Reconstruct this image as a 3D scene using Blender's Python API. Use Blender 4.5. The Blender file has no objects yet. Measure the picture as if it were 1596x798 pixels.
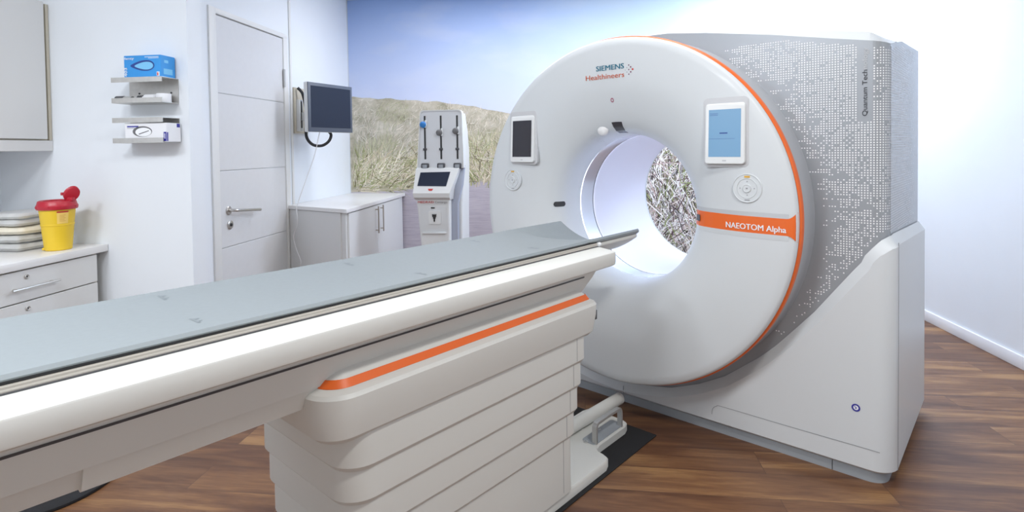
import bpy, bmesh, math, random
from mathutils import Vector, Matrix, noise
random.seed(7)
S = bpy.context.scene
COL = S.collection
PI = math.pi

# ------------------------------------------------------------------ camera
W_PX, H_PX = 1596, 798
F_PX, PITCH, ROLL, CY, CX = 885.69, 0.0253593, -0.0137133, 253.61, 795.41
YAW = 0.1266958                       # heading, left of +Y
EYE = Vector((0.0, 0.0, 1.45))
cam_data = bpy.data.cameras.new('camera')
cam = bpy.data.objects.new('camera', cam_data)
COL.objects.link(cam)
cam_data.sensor_width = 36.0
cam_data.lens = F_PX / W_PX * 36.0
cam_data.shift_x = (W_PX / 2 - CX) / W_PX
cam_data.shift_y = -(H_PX / 2 - CY) / W_PX
cam_data.clip_start = 0.05
fwd = Vector((-math.sin(YAW) * math.cos(PITCH), math.cos(YAW) * math.cos(PITCH), -math.sin(PITCH)))
right = Vector((math.cos(YAW), math.sin(YAW), 0))
up = right.cross(fwd)
r2 = right * math.cos(ROLL) + up * math.sin(ROLL)
u2 = up * math.cos(ROLL) - right * math.sin(ROLL)
m = Matrix((r2, u2, -fwd)).transposed().to_4x4()
m.translation = EYE
cam.matrix_world = m
S.camera = cam

# ------------------------------------------------------------------ light and exposure
S.view_settings.view_transform = 'Standard'
S.view_settings.look = 'None'
S.view_settings.gamma = 1.0
S.view_settings.use_curve_mapping = False
S.view_settings.exposure = 0.14
world = bpy.data.worlds.new('world')
S.world = world
world.use_nodes = True
world.node_tree.nodes['Background'].inputs[0].default_value = (0.93, 0.95, 1.0, 1)
world.node_tree.nodes['Background'].inputs[1].default_value = 0.48


def area(name, loc, sx, sy, power, color=(1, 1, 1), target=None):
    d = bpy.data.lights.new(name, 'AREA')
    d.shape = 'RECTANGLE'
    d.size, d.size_y, d.energy, d.color = sx, sy, power, color
    o = bpy.data.objects.new(name, d)
    COL.objects.link(o)
    o.location = loc
    if target is not None:
        o.rotation_euler = (Vector(target) - Vector(loc)).to_track_quat('-Z', 'Y').to_euler()
    return o


area('ceiling_lamp_front_right', (0.9, 0.7, 3.17), 0.3, 0.3, 36, (1.0, 0.98, 0.95))
area('ceiling_lamp_front_left', (-1.35, 0.1, 3.17), 0.7, 0.6, 48, (0.93, 0.96, 1.0))
area('fill_lamp_far_left', (-2.5, -0.3, 3.17), 0.7, 0.5, 62, (0.90, 0.95, 1.0))  # unseen lamp added to brighten the partition wall, shadows fall rightwards
area('ceiling_lamp_middle', (0.2, 3.0, 3.17), 1.2, 0.6, 20, (0.97, 0.98, 1.0))
area('ceiling_lamp_back_left', (-0.6, 5.2, 3.17), 2.4, 0.4, 42, (0.96, 0.96, 1.0))
area('ceiling_lamp_back_right', (2.15, 5.4, 3.17), 0.8, 0.6, 74, (0.72, 0.82, 1.0))


# ------------------------------------------------------------------ materials
def mat(name, color, rough=0.45, metal=0.0, spec=0.5, var=0.0, scale=20, bump=0.0, alpha=1.0, trans=0.0, emit=None, estr=0.0, coat=0.0, stretch=(1, 1, 1)):
    M = bpy.data.materials.new(name)
    M.use_nodes = True
    nt = M.node_tree
    b = nt.nodes['Principled BSDF']
    b.inputs['Base Color'].default_value = (*color, 1)
    b.inputs['Roughness'].default_value = rough
    b.inputs['Metallic'].default_value = metal
    b.inputs['Specular IOR Level'].default_value = spec
    b.inputs['Alpha'].default_value = alpha
    b.inputs['Transmission Weight'].default_value = trans
    b.inputs['Coat Weight'].default_value = coat
    if emit:
        b.inputs['Emission Color'].default_value = (*emit, 1)
        b.inputs['Emission Strength'].default_value = estr
    if var or bump:
        tc = nt.nodes.new('ShaderNodeTexCoord')
        mp = nt.nodes.new('ShaderNodeMapping')
        mp.inputs['Scale'].default_value = stretch
        n = nt.nodes.new('ShaderNodeTexNoise')
        n.inputs['Scale'].default_value = scale
        n.inputs['Detail'].default_value = 4
        nt.links.new(tc.outputs['Object'], mp.inputs[0])
        nt.links.new(mp.outputs[0], n.inputs['Vector'])
        if var:
            r = nt.nodes.new('ShaderNodeValToRGB')
            r.color_ramp.elements[0].position = 0.3
            r.color_ramp.elements[1].position = 0.7
            r.color_ramp.elements[0].color = (*[c * (1 - var) for c in color], 1)
            r.color_ramp.elements[1].color = (*[min(1, c * (1 + var)) for c in color], 1)
            nt.links.new(n.outputs[0], r.inputs[0])
            nt.links.new(r.outputs[0], b.inputs['Base Color'])
        if bump:
            bp = nt.nodes.new('ShaderNodeBump')
            bp.inputs['Strength'].default_value = bump
            bp.inputs['Distance'].default_value = 0.002
            nt.links.new(n.outputs[0], bp.inputs['Height'])
            nt.links.new(bp.outputs[0], b.inputs['Normal'])
    return M


WALL = mat('white_wall_paint', (0.83, 0.875, 0.925), 0.85, spec=0.2, var=0.01, scale=3, bump=0.05)
CEIL = mat('ceiling_paint', (0.85, 0.85, 0.85), 0.9)
SKIRT = mat('baseboard_paint', (0.86, 0.87, 0.9), 0.5)
DOORW = mat('door_lacquer', (0.72, 0.73, 0.74), 0.4, var=0.01)
DFRAME = mat('door_frame_lacquer', (0.80, 0.81, 0.80), 0.45)
GROOVE = mat('groove_shadow_gap', (0.30, 0.30, 0.31), 0.7)
DGROOVE = mat('door_groove_lacquer', (0.56, 0.57, 0.58), 0.6)
PLASTIC = mat('gantry_white_plastic', (0.69, 0.725, 0.745), 0.38, spec=0.4, coat=0.1)
PLASTIC2 = mat('table_white_plastic', (0.715, 0.72, 0.685), 0.42, spec=0.4)
GREY = mat('gantry_grey_lacquer', (0.36, 0.385, 0.415), 0.33, metal=0.25, spec=0.5, coat=0.2)
GREYP = mat('plinth_grey_plastic', (0.34, 0.37, 0.40), 0.5)
RIMG = mat('rim_side_grey', (0.48, 0.50, 0.53), 0.4, metal=0.2)
DOT = mat('dot_print_white', (0.95, 0.96, 0.98), 0.5)
ORANGE = mat('orange_accent', (0.86, 0.155, 0.022), 0.4)
CHROME = mat('brushed_steel', (0.62, 0.60, 0.57), 0.28, metal=1.0, var=0.06, scale=60, stretch=(1, 1, 12))
STEEL = mat('stainless_sheet', (0.58, 0.57, 0.55), 0.38, metal=0.75, var=0.05, scale=40)
KNOBG = mat('grey_knob', (.16, .16, .165), .4)
SILV = mat('silver_plastic', (0.55, 0.55, 0.54), 0.35, metal=0.5)
RINGM = mat('scan_window_film', (0.62, 0.64, 0.70), 0.16, metal=0.55)
BORE = mat('bore_white', (0.86, 0.86, 0.94), 0.35, spec=0.4)
BORELED = mat('bore_light_ring', (0.9, 0.93, 1.0), 0.4, emit=(0.80, 0.85, 1.0), estr=22.0)
BLACK = mat('black_plastic', (0.02, 0.02, 0.022), 0.4)
DARKG = mat('dark_grey_plastic', (0.07, 0.072, 0.08), 0.4)
GLASSD = mat('dark_screen_glass', (0.028, 0.026, 0.034), 0.12, spec=0.6)
MONSCR = mat('monitor_screen_glass', (0.022, 0.030, 0.055), 0.4, spec=0.2)
MONBZ = mat('monitor_bezel', (0.10, 0.12, 0.16), 0.45)
BLUESCR = mat('tablet_lit_screen', (0.1, 0.2, 0.32), 0.12, emit=(0.14, 0.30, 0.47), estr=0.5)
CUSH = mat('mattress_grey_vinyl', (0.265, 0.297, 0.312), 0.55, spec=0.3, var=0.015, scale=60, bump=0.06)
CUSHD = mat('mattress_print_grey', (0.215, 0.245, 0.26), 0.6)
RAIL = mat('rail_beige_metal', (0.66, 0.62, 0.56), 0.35, metal=0.4)
RUBBER = mat('black_rubber', (0.022, 0.022, 0.024), 0.8, spec=0.3, var=0.1, scale=200, bump=0.3)
CABW = mat('cabinet_white_laminate', (0.74, 0.75, 0.75), 0.45, spec=0.4)
CABE = mat('cabinet_beige_edge', (0.60, 0.56, 0.46), 0.6)
TOPW = mat('worktop_white', (0.84, 0.84, 0.84), 0.35)
YELLOW = mat('yellow_bucket_plastic', (0.82, 0.56, 0.03), 0.4, var=0.02, scale=8)
YLABEL = mat('yellow_label', (0.88, 0.62, 0.16), 0.6)
RED = mat('red_lid_plastic', (0.50, 0.02, 0.04), 0.35)
REDPRINT = mat('red_print', (0.62, 0.04, 0.03), 0.6)
CLEAR = mat('clear_wrap_film', (0.90, 0.90, 0.88), 0.3, alpha=0.66, spec=0.5)
PAPER = mat('paper_wrap', (0.86, 0.80, 0.66), 0.7, var=0.05, scale=30)
BLUEBOX = mat('blue_carton', (0.03, 0.30, 0.74), 0.45, var=0.1, scale=6)
BLUEDK = mat('dark_blue_print', (0.015, 0.05, 0.28), 0.5)
BLUELT = mat('light_blue_print', (0.20, 0.56, 0.88), 0.5)
NAVY = mat('navy_print', (0.03, 0.03, 0.32), 0.5)
WHITEC = mat('white_carton', (0.84, 0.85, 0.88), 0.6)
WPRINT = mat('white_print', (0.9, 0.92, 0.95), 0.5)
TEAL = mat('teal_print', (0.01, 0.16, 0.25), 0.5)
ORPRINT = mat('orange_print', (0.62, 0.13, 0.05), 0.5)
TEXTK = mat('black_print', (0.02, 0.02, 0.025), 0.5)
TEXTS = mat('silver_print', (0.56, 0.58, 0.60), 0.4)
GREYPRINT = mat('grey_print', (0.30, 0.31, 0.33), 0.5)
AMBER = mat('amber_print', (.75, .42, .05), .5)
INJW = mat('injector_white_plastic', (0.78, 0.80, 0.80), 0.4)
INJG = mat('injector_grey_side', (0.42, 0.46, 0.56), 0.5)
BLUEK = mat('blue_knob', (0.02, 0.22, 0.62), 0.4)
CORDW = mat('white_cord', (0.72, 0.72, 0.73), 0.5)


def floor_material():
    M = bpy.data.materials.new('walnut_plank_floor')
    M.use_nodes = True
    nt = M.node_tree
    b = nt.nodes['Principled BSDF']
    L = nt.links.new
    tc = nt.nodes.new('ShaderNodeTexCoord')
    br = nt.nodes.new('ShaderNodeTexBrick')
    br.inputs['Color1'].default_value = (0, 0, 0, 1)
    br.inputs['Color2'].default_value = (1, 1, 1, 1)
    br.inputs['Mortar'].default_value = (0.5, 0.5, 0.5, 1)
    br.inputs['Scale'].default_value = 1.0
    br.inputs['Mortar Size'].default_value = 0.0012
    br.inputs['Brick Width'].default_value = 1.25
    br.inputs['Row Height'].default_value = 0.185
    br.offset = 0.37
    L(tc.outputs['Object'], br.inputs['Vector'])
    # per-plank offset of the grain
    sep = nt.nodes.new('ShaderNodeVectorMath'); sep.operation = 'MULTIPLY'
    sep.inputs[1].default_value = (7.0, 7.0, 7.0)
    L(br.outputs['Color'], sep.inputs[0])
    add = nt.nodes.new('ShaderNodeVectorMath'); add.operation = 'ADD'
    L(tc.outputs['Object'], add.inputs[0]); L(sep.outputs[0], add.inputs[1])
    mp = nt.nodes.new('ShaderNodeMapping'); mp.inputs['Scale'].default_value = (0.9, 8.0, 1.0)
    L(add.outputs[0], mp.inputs[0])
    n1 = nt.nodes.new('ShaderNodeTexNoise'); n1.inputs['Scale'].default_value = 1.3; n1.inputs['Detail'].default_value = 6
    n1.inputs['Roughness'].default_value = 0.62; n1.inputs['Distortion'].default_value = 0.5
    L(mp.outputs[0], n1.inputs['Vector'])
    mp2 = nt.nodes.new('ShaderNodeMapping'); mp2.inputs['Scale'].default_value = (5.0, 90.0, 1.0)
    L(add.outputs[0], mp2.inputs[0])
    n2 = nt.nodes.new('ShaderNodeTexNoise'); n2.inputs['Scale'].default_value = 1.5; n2.inputs['Detail'].default_value = 3
    L(mp2.outputs[0], n2.inputs['Vector'])
    r = nt.nodes.new('ShaderNodeValToRGB')
    cr = r.color_ramp
    cr.elements[0].position = 0.28; cr.elements[0].color = (0.075, 0.031, 0.016, 1)
    cr.elements[1].position = 0.74; cr.elements[1].color = (0.34, 0.185, 0.078, 1)
    e = cr.elements.new(0.45); e.color = (0.130, 0.058, 0.029, 1)
    e = cr.elements.new(0.58); e.color = (0.200, 0.096, 0.044, 1)
    mx = nt.nodes.new('ShaderNodeMath'); mx.operation = 'MULTIPLY_ADD'; mx.inputs[1].default_value = 0.22
    L(n2.outputs[0], mx.inputs[0])
    mx0 = nt.nodes.new('ShaderNodeMath'); mx0.operation = 'MULTIPLY_ADD'; mx0.inputs[1].default_value = 0.20; mx0.inputs[2].default_value = -0.20
    L(br.outputs['Color'], mx0.inputs[0])
    mx1 = nt.nodes.new('ShaderNodeMath'); mx1.operation = 'ADD'
    L(n1.outputs[0], mx1.inputs[0]); L(mx0.outputs[0], mx1.inputs[1])
    L(mx1.outputs[0], mx.inputs[2])
    L(mx.outputs[0], r.inputs[0])
    mort = nt.nodes.new('ShaderNodeMixRGB'); mort.inputs[2].default_value = (0.085, 0.042, 0.025, 1)
    L(br.outputs['Fac'], mort.inputs[0]); L(r.outputs[0], mort.inputs[1])
    L(mort.outputs[0], b.inputs['Base Color'])
    b.inputs['Roughness'].default_value = 0.36
    b.inputs['Specular IOR Level'].default_value = 0.45
    bp = nt.nodes.new('ShaderNodeBump'); bp.inputs['Strength'].default_value = 0.08; bp.inputs['Distance'].default_value = 0.002
    L(mx.outputs[0], bp.inputs['Height']); L(bp.outputs[0], b.inputs['Normal'])
    return M


FLOOR = floor_material()


# ------------------------------------------------------------------ mesh helpers
class MB:
    """collects geometry and links it as one mesh object"""

    def __init__(self):
        self.v, self.f, self.mi = [], [], []

    def add(self, vs, fs, mi=0):
        o = len(self.v)
        self.v += [tuple(p) for p in vs]
        for f in fs:
            self.f.append([i + o for i in f]); self.mi.append(mi)
        return self

    def loft(self, secs, cap=(True, True), closed=True, mi=0):
        n = len(secs[0]); vs = [p for s in secs for p in s]; fs = []
        for k in range(len(secs) - 1):
            for i in range(n if closed else n - 1):
                j = (i + 1) % n
                fs.append([k * n + i, k * n + j, (k + 1) * n + j, (k + 1) * n + i])
        if cap[0]: fs.append(list(range(n))[::-1])
        if cap[1]: fs.append([(len(secs) - 1) * n + i for i in range(n)])
        return self.add(vs, fs, mi)

    def box(self, x0, x1, y0, y1, z0, z1, bev=0.0, seg=2, mi=0):
        bm = bmesh.new()
        bmesh.ops.create_cube(bm, size=1)
        for v in bm.verts:
            v.co = Vector(((x0 + x1) / 2 + v.co.x * (x1 - x0), (y0 + y1) / 2 + v.co.y * (y1 - y0), (z0 + z1) / 2 + v.co.z * (z1 - z0)))
        if bev: bmesh.ops.bevel(bm, geom=bm.edges[:], offset=bev, segments=seg, profile=0.5, affect='EDGES')
        bm.verts.index_update()
        self.add([v.co[:] for v in bm.verts], [[v.index for v in f.verts] for f in bm.faces], mi)
        bm.free()
        return self

    def tube(self, pts, r, n=10, cap=True, mi=0, scale=None):
        pts = [Vector(p) for p in pts]; secs = []
        t0 = (pts[1] - pts[0]).normalized()
        ref = Vector((0, 0, 1)) if abs(t0.z) < 0.9 else Vector((1, 0, 0))
        a = t0.cross(ref).normalized()
        for i, p in enumerate(pts):
            t = (pts[min(i + 1, len(pts) - 1)] - pts[max(i - 1, 0)]).normalized()
            a = (a - t * a.dot(t)).normalized(); b = t.cross(a)
            rr = r if scale is None else r * scale[i]
            secs.append([p + (a * math.cos(k * 2 * PI / n) + b * math.sin(k * 2 * PI / n)) * rr for k in range(n)])
        return self.loft(secs, (cap, cap), mi=mi)

    def lathe(self, prof, c, axis='z', n=64, mi=0, cap=(False, False), sx=1.0):
        """prof: (r, h) pairs around an axis through c"""
        secs = []
        for r, h in prof:
            s = []
            for k in range(n):
                t = 2 * PI * k / n; p, q = r * math.cos(t), r * math.sin(t)
                if axis == 'z': s.append((c[0] + p * sx, c[1] + q, c[2] + h))
                elif axis == 'y': s.append((c[0] + p * sx, c[1] + h, c[2] + q))
                else: s.append((c[0] + h, c[1] + p, c[2] + q))
            secs.append(s)
        return self.loft(secs, cap, mi=mi)

    def build(self, name, mats, parent=None, smooth=35, tag_=None):
        me = bpy.data.meshes.new(name)
        me.from_pydata(self.v, [], self.f)
        for q in (mats if isinstance(mats, (list, tuple)) else [mats]): me.materials.append(q)
        me.polygons.foreach_set('material_index', self.mi)
        bm = bmesh.new(); bm.from_mesh(me)
        bmesh.ops.recalc_face_normals(bm, faces=bm.faces)
        bm.to_mesh(me); bm.free()
        if smooth:
            me.polygons.foreach_set('use_smooth', [True] * len(me.polygons))
            me.set_sharp_from_angle(angle=math.radians(smooth))
        me.update()
        o = bpy.data.objects.new(name, me)
        COL.objects.link(o)
        if parent: o.parent = parent
        if tag_: tag(o, *tag_)
        return o


def tag(o, label=None, cat=None, group=None, kind=None):
    if label: o['label'] = label
    if cat: o['category'] = cat
    if group: o['group'] = group
    if kind: o['kind'] = kind
    return o


def empty(name, loc=(0, 0, 0), rz=0.0, label=None, cat=None, group=None, kind=None):
    o = bpy.data.objects.new(name, None)
    COL.objects.link(o)
    o.location = loc; o.rotation_euler = (0, 0, rz); o.empty_display_size = 0.1
    return tag(o, label, cat, group, kind)


def rrect(x0, x1, y0, y1, r, n=6, rs=None):
    """rounded rectangle outline; rs = radii at (x1y0, x1y1, x0y1, x0y0)"""
    rs = rs or (r, r, r, r); out = []
    for (cx, cy, a0), q in zip(((x1, y0, -90), (x1, y1, 0), (x0, y1, 90), (x0, y0, 180)), rs):
        ccx = cx - q if cx == x1 else cx + q
        ccy = cy - q if cy == y1 else cy + q
        for k in range(n + 1):
            t = math.radians(a0 + 90 * k / n)
            out.append((ccx + q * math.cos(t), ccy + q * math.sin(t)))
    return out


def flat(out, z): return [(x, y, z) for x, y in out]


def interp(tab, x):
    if x <= tab[0][0]: return tab[0][1]
    for (a, b), (c, d) in zip(tab, tab[1:]):
        if x <= c: return b + (d - b) * (x - a) / (c - a)
    return tab[-1][1]


def smooth_path(pts, k=8):
    P = [Vector(p) for p in pts]; out = []
    for i in range(len(P) - 1):
        p0, p1, p2, p3 = P[max(i - 1, 0)], P[i], P[i + 1], P[min(i + 2, len(P) - 1)]
        for j in range(k):
            t = j / k
            out.append(0.5 * ((2 * p1) + (p2 - p0) * t + (2 * p0 - 5 * p1 + 4 * p2 - p3) * t * t + (3 * p1 - p0 - 3 * p2 + p3) * t ** 3))
    out.append(P[-1])
    return out


def text_geo(s, size, bold=0.0, align='LEFT', squeeze=1.0, subdiv=0):
    """glyph outlines as flat faces: (list of 2-D points, faces, width)"""
    cu = bpy.data.curves.new('glyphs', 'FONT')
    cu.body = s; cu.size = size; cu.align_x = align; cu.offset = bold; cu.resolution_u = 3
    ob = bpy.data.objects.new('glyphs', cu); COL.objects.link(ob)
    bpy.context.view_layer.update()
    me = bpy.data.meshes.new_from_object(ob.evaluated_get(bpy.context.evaluated_depsgraph_get()))
    vs = [(v.co.x * squeeze, v.co.y) for v in me.vertices]
    fs = [list(p.vertices) for p in me.polygons]
    bpy.data.objects.remove(ob); bpy.data.curves.remove(cu); bpy.data.meshes.remove(me)
    return vs, fs


def text_fit(mb, s, x0, x1, y0, height, fn, bold=0.0, mi=0):
    """text scaled so that it spans x0..x1, capitals `height` tall; fn maps (x, y) to a point"""
    vs, fs = text_geo(s, 1.0)
    mnx = min(v[0] for v in vs); mxx = max(v[0] for v in vs)
    k = (x1 - x0) / (mxx - mnx); ky = height / 0.70
    for q, dx in enumerate((-bold, -bold / 3, bold / 3, bold) if bold else (0,)):
        mb.add([Vector(fn(x0 + (x - mnx + dx) * k, y0 + y * ky)) + Vector((0, -.0003 * q, 0)) for x, y in vs], fs, mi)


# ------------------------------------------------------------------ the room
XL, XD, XR, YB, YG, ZC = -3.29, -2.71, 2.765, 6.375, 2.84, 3.2
MB().box(XL - .2, XR + .2, -1.4, YB + .2, -0.1, 0.0).build('floor', FLOOR, smooth=0, tag_=(None, None, None, 'structure'))
MB().box(XL - .2, XR + .2, -1.4, YB + .2, ZC, ZC + .1).build('ceiling', CEIL, smooth=0, tag_=(None, None, None, 'structure'))
MB().box(XL - .12, XL, -1.4, YG + .02, 0, ZC).build('wall_left', WALL, smooth=0, tag_=(None, None, None, 'structure'))
MB().box(XL - .12, -2.112, YG, YG + .12, 0, ZC).build('wall_partition', WALL, smooth=0, tag_=(None, None, None, 'structure'))
wd = MB()
wd.box(XD - .2, XD, YG + .12, 3.90, 0, ZC); wd.box(XD - .2, XD, 3.90, 5.0, 2.50, ZC); wd.box(XD - .2, XD, 5.0, YB + .12, 0, ZC)
wd.build('wall_door_side', WALL, smooth=0, tag_=(None, None, None, 'structure'))
MB().box(XD - .2, XR + .12, YB, YB + .12, 0, ZC).build('wall_back', WALL, smooth=0, tag_=(None, None, None, 'structure'))
MB().box(XR, XR + .12, -1.4, YB + .12, 0, ZC).build('wall_right', WALL, smooth=0, tag_=(None, None, None, 'structure'))
MB().box(XR - .014, XR, -1.4, YB, 0, 0.086, 0.004).build('baseboard_right', SKIRT, tag_=(None, None, None, 'structure'))

# door in the left rear wall
dr = empty('door_1', (XD, 3.9, 0), 0, kind='structure')
lf = MB()
zs = [0.006, 0.718, 1.307, 1.896, 2.484]
for a, b in zip(zs, zs[1:]):
    lf.box(-.045, -.004, 0.066, 1.022, a + .003, b - .003, 0.003, 1)
lf.box(-.04, -.010, 0.068, 1.02, 0.006, 2.482, mi=1)
lf.build('door_leaf', [DOORW, DGROOVE], dr)
fr = MB()
fr.box(-.08, .014, -.035, .045, 0, 2.53, 0.006)
fr.box(-.03, .004, .045, .062, 0, 2.50, 0.003)
fr.box(-.08, .004, 1.026, 1.10, 0, 2.53, 0.006)
fr.box(-.08, .006, -.035, 1.10, 2.488, 2.53, 0.006)
fr.build('door_frame', DFRAME, dr)
h = MB()
h.lathe([(.034, 0), (.034, .008), (.030, .011), (.001, .011)], (-.004, .162, 1.001), 'x', 24)
h.tube(smooth_path([(0, .162, 1.001), (.035, .162, 1.001), (.056, .180, 1.0), (.060, .23, .995), (.058, .34, .985), (.056, .50, .972)], 6), .0115, 12)
h.build('door_handle', CHROME, dr)
h = MB()
h.lathe([(.034, 0), (.034, .008), (.028, .012), (.013, .012)], (-.004, .174, .888), 'x', 24)
h.lathe([(.012, .009), (.012, .018), (.004, .022), (.0005, .022)], (-.004, .174, .888), 'x', 16, mi=1)
h.build('lock_rosette', [CHROME, BLACK], dr)
h = MB(); h.tube([(.010, 1.018, 2.04), (.010, 1.018, 2.20)], .011, 10); h.tube([(.010, 1.018, 2.118), (.010, 1.018, 2.122)], .0125, 10)
h.build('hinge', SILV, dr)
MB().box(XD, XD + .012, 5.025, 5.055, 0.0, ZC, 0.003).build('trim_1', DFRAME, tag_=(None, None, None, 'structure'))

# ------------------------------------------------------------------ printed photo mural on the back wall
YM = YB - .004


def sky_material():
    M = bpy.data.materials.new('mural_sky_print'); M.use_nodes = True
    nt = M.node_tree; b = nt.nodes['Principled BSDF']; L = nt.links.new
    tc = nt.nodes.new('ShaderNodeTexCoord'); sp = nt.nodes.new('ShaderNodeSeparateXYZ'); L(tc.outputs['Object'], sp.inputs[0])
    mz = nt.nodes.new('ShaderNodeMapRange'); mz.inputs['From Min'].default_value = 1.8; mz.inputs['From Max'].default_value = 3.2
    L(sp.outputs['Z'], mz.inputs[0])
    r1 = nt.nodes.new('ShaderNodeValToRGB')
    r1.color_ramp.elements[0].color = (0.66, 0.71, 0.89, 1); r1.color_ramp.elements[1].color = (0.34, 0.50, 0.86, 1)
    e = r1.color_ramp.elements.new(0.35); e.color = (0.56, 0.65, 0.89, 1)
    L(mz.outputs[0], r1.inputs[0])
    mxx = nt.nodes.new('ShaderNodeMapRange'); mxx.inputs['From Min'].default_value = -0.8; mxx.inputs['From Max'].default_value = 1.1
    L(sp.outputs['X'], mxx.inputs[0])
    mix = nt.nodes.new('ShaderNodeMixRGB'); mix.inputs[2].default_value = (0.74, 0.90, 0.97, 1)
    L(mxx.outputs[0], mix.inputs[0]); L(r1.outputs[0], mix.inputs[1])
    mp = nt.nodes.new('ShaderNodeMapping'); mp.inputs['Scale'].default_value = (0.9, 1, 2.2); L(tc.outputs['Object'], mp.inputs[0])
    n = nt.nodes.new('ShaderNodeTexNoise'); n.inputs['Scale'].default_value = 1.6; n.inputs['Detail'].default_value = 5; L(mp.outputs[0], n.inputs['Vector'])
    cl = nt.nodes.new('ShaderNodeMapRange'); cl.inputs['From Min'].default_value = 0.46; cl.inputs['From Max'].default_value = 0.75; cl.inputs['To Max'].default_value = 0.4
    L(n.outputs[0], cl.inputs[0])
    mix2 = nt.nodes.new('ShaderNodeMixRGB'); mix2.inputs[2].default_value = (0.72, 0.76, 0.88, 1)
    L(cl.outputs[0], mix2.inputs[0]); L(mix.outputs[0], mix2.inputs[1])
    L(mix2.outputs[0], b.inputs['Base Color']); b.inputs['Roughness'].default_value = 0.7; b.inputs['Specular IOR Level'].default_value = 0.2
    return M


def ground_material(name, c0, c1, c2, scale, stretch):
    M = bpy.data.materials.new(name); M.use_nodes = True
    nt = M.node_tree; b = nt.nodes['Principled BSDF']; L = nt.links.new
    tc = nt.nodes.new('ShaderNodeTexCoord'); mp = nt.nodes.new('ShaderNodeMapping'); mp.inputs['Scale'].default_value = stretch
    L(tc.outputs['Object'], mp.inputs[0])
    n = nt.nodes.new('ShaderNodeTexNoise'); n.inputs['Scale'].default_value = scale; n.inputs['Detail'].default_value = 7; n.inputs['Roughness'].default_value = 0.68
    L(mp.outputs[0], n.inputs['Vector'])
    r = nt.nodes.new('ShaderNodeValToRGB'); r.color_ramp.elements[0].position = 0.32; r.color_ramp.elements[1].position = 0.68
    r.color_ramp.elements[0].color = (*c0, 1); r.color_ramp.elements[1].color = (*c2, 1)
    e = r.color_ramp.elements.new(0.5); e.color = (*c1, 1)
    L(n.outputs[0], r.inputs[0]); L(r.outputs[0], b.inputs['Base Color'])
    b.inputs['Roughness'].default_value = 0.7; b.inputs['Specular IOR Level'].default_value = 0.2
    return M


MSKY = sky_material()
MGRASS = ground_material('mural_dune_print', (0.33, 0.31, 0.22), (0.54, 0.50, 0.40), (0.70, 0.66, 0.57), 5.0, (1, 1, 1.6))
MPATH = ground_material('mural_path_print', (0.46, 0.42, 0.50), (0.57, 0.53, 0.60), (0.65, 0.61, 0.66), 4.0, (1.2, 1, 30))
MFORE = ground_material('mural_foreground_print', (0.07, 0.06, 0.045), (0.20, 0.18, 0.12), (0.5, 0.46, 0.36), 11.0, (1, 1, 1))
MBLADE = bpy.data.materials.new('mural_grass_blade_print'); MBLADE.use_nodes = True
_n = MBLADE.node_tree.nodes.new('ShaderNodeVertexColor'); _n.layer_name = 'blade'
MBLADE.node_tree.links.new(_n.outputs[0], MBLADE.node_tree.nodes['Principled BSDF'].inputs['Base Color'])
MBLADE.node_tree.nodes['Principled BSDF'].inputs['Roughness'].default_value = 0.75
MBLADE.node_tree.nodes['Principled BSDF'].inputs['Specular IOR Level'].default_value = 0.2

RIDGE = [(-2.70, 2.07), (-2.4, 2.055), (-2.1, 2.03), (-1.7, 2.0), (-1.36, 1.955), (-0.77, 1.835), (0.0, 1.72), (0.6, 1.70), (1.4, 1.85), (2.75, 2.1)]
PATHT = [(-2.70, 0.96), (-2.2, 0.97), (-1.9, 1.0), (-1.2, 1.075), (-0.9, 1.085), (-0.45, 1.09), (-0.1, 0.85), (0.2, 0.45), (0.35, 0.0)]
mu = MB()
rz = [(x, interp(RIDGE, x) + 0.02 * noise.noise(Vector((x * 7, 0, 0)))) for x in [-2.70 + i * 0.05 for i in range(110)]]
rz = [p for p in rz if p[0] < XR - .02] + [(XR - .003, 2.1)]
for (xa, za), (xb, zb) in zip(rz, rz[1:]):
    mu.add([(xa, YM, za), (xb, YM, zb), (xb, YM, ZC - .004), (xa, YM, ZC - .004)], [[0, 1, 2, 3]], 0)
    la = interp(PATHT, xa) if xa < 0.35 else 0; lb = interp(PATHT, xb) if xb < 0.35 else 0
    gm = 1 if xb < 0.3 else 3
    mu.add([(xa, YM, la), (xb, YM, lb), (xb, YM, zb), (xa, YM, za)], [[0, 1, 2, 3]], gm)
    if la > 0 or lb > 0:
        mu.add([(xa, YM, 0.004), (xb, YM, 0.004), (xb, YM, max(lb, .004)), (xa, YM, max(la, .004))], [[0, 1, 2, 3]], 2)
cols = {}


def blade(x, z, ang, ln, w, c, bend):
    a = Vector((x, 0, z)); d = Vector((math.sin(ang), 0, math.cos(ang))); s = Vector((d.z, 0, -d.x))
    y = YM - .0004 - random.random() * .0022
    p1 = a + d * ln * .55 + s * bend * .3; p2 = a + d * ln + s * bend
    P = [a - s * w, a + s * w, p1 + s * w * .8, p2, p1 - s * w * .8]
    if any(p.x > XR - .01 or p.x < -2.69 or p.z < .01 for p in P): return
    cols[len(mu.f)] = c
    mu.add([(p.x, y, p.z) for p in P], [[0, 1, 2, 3, 4]], 4)


def pick(cs):
    c = random.choice(cs); k = random.uniform(.82, 1.15)
    return tuple(min(1, q * k) for q in c)


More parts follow.
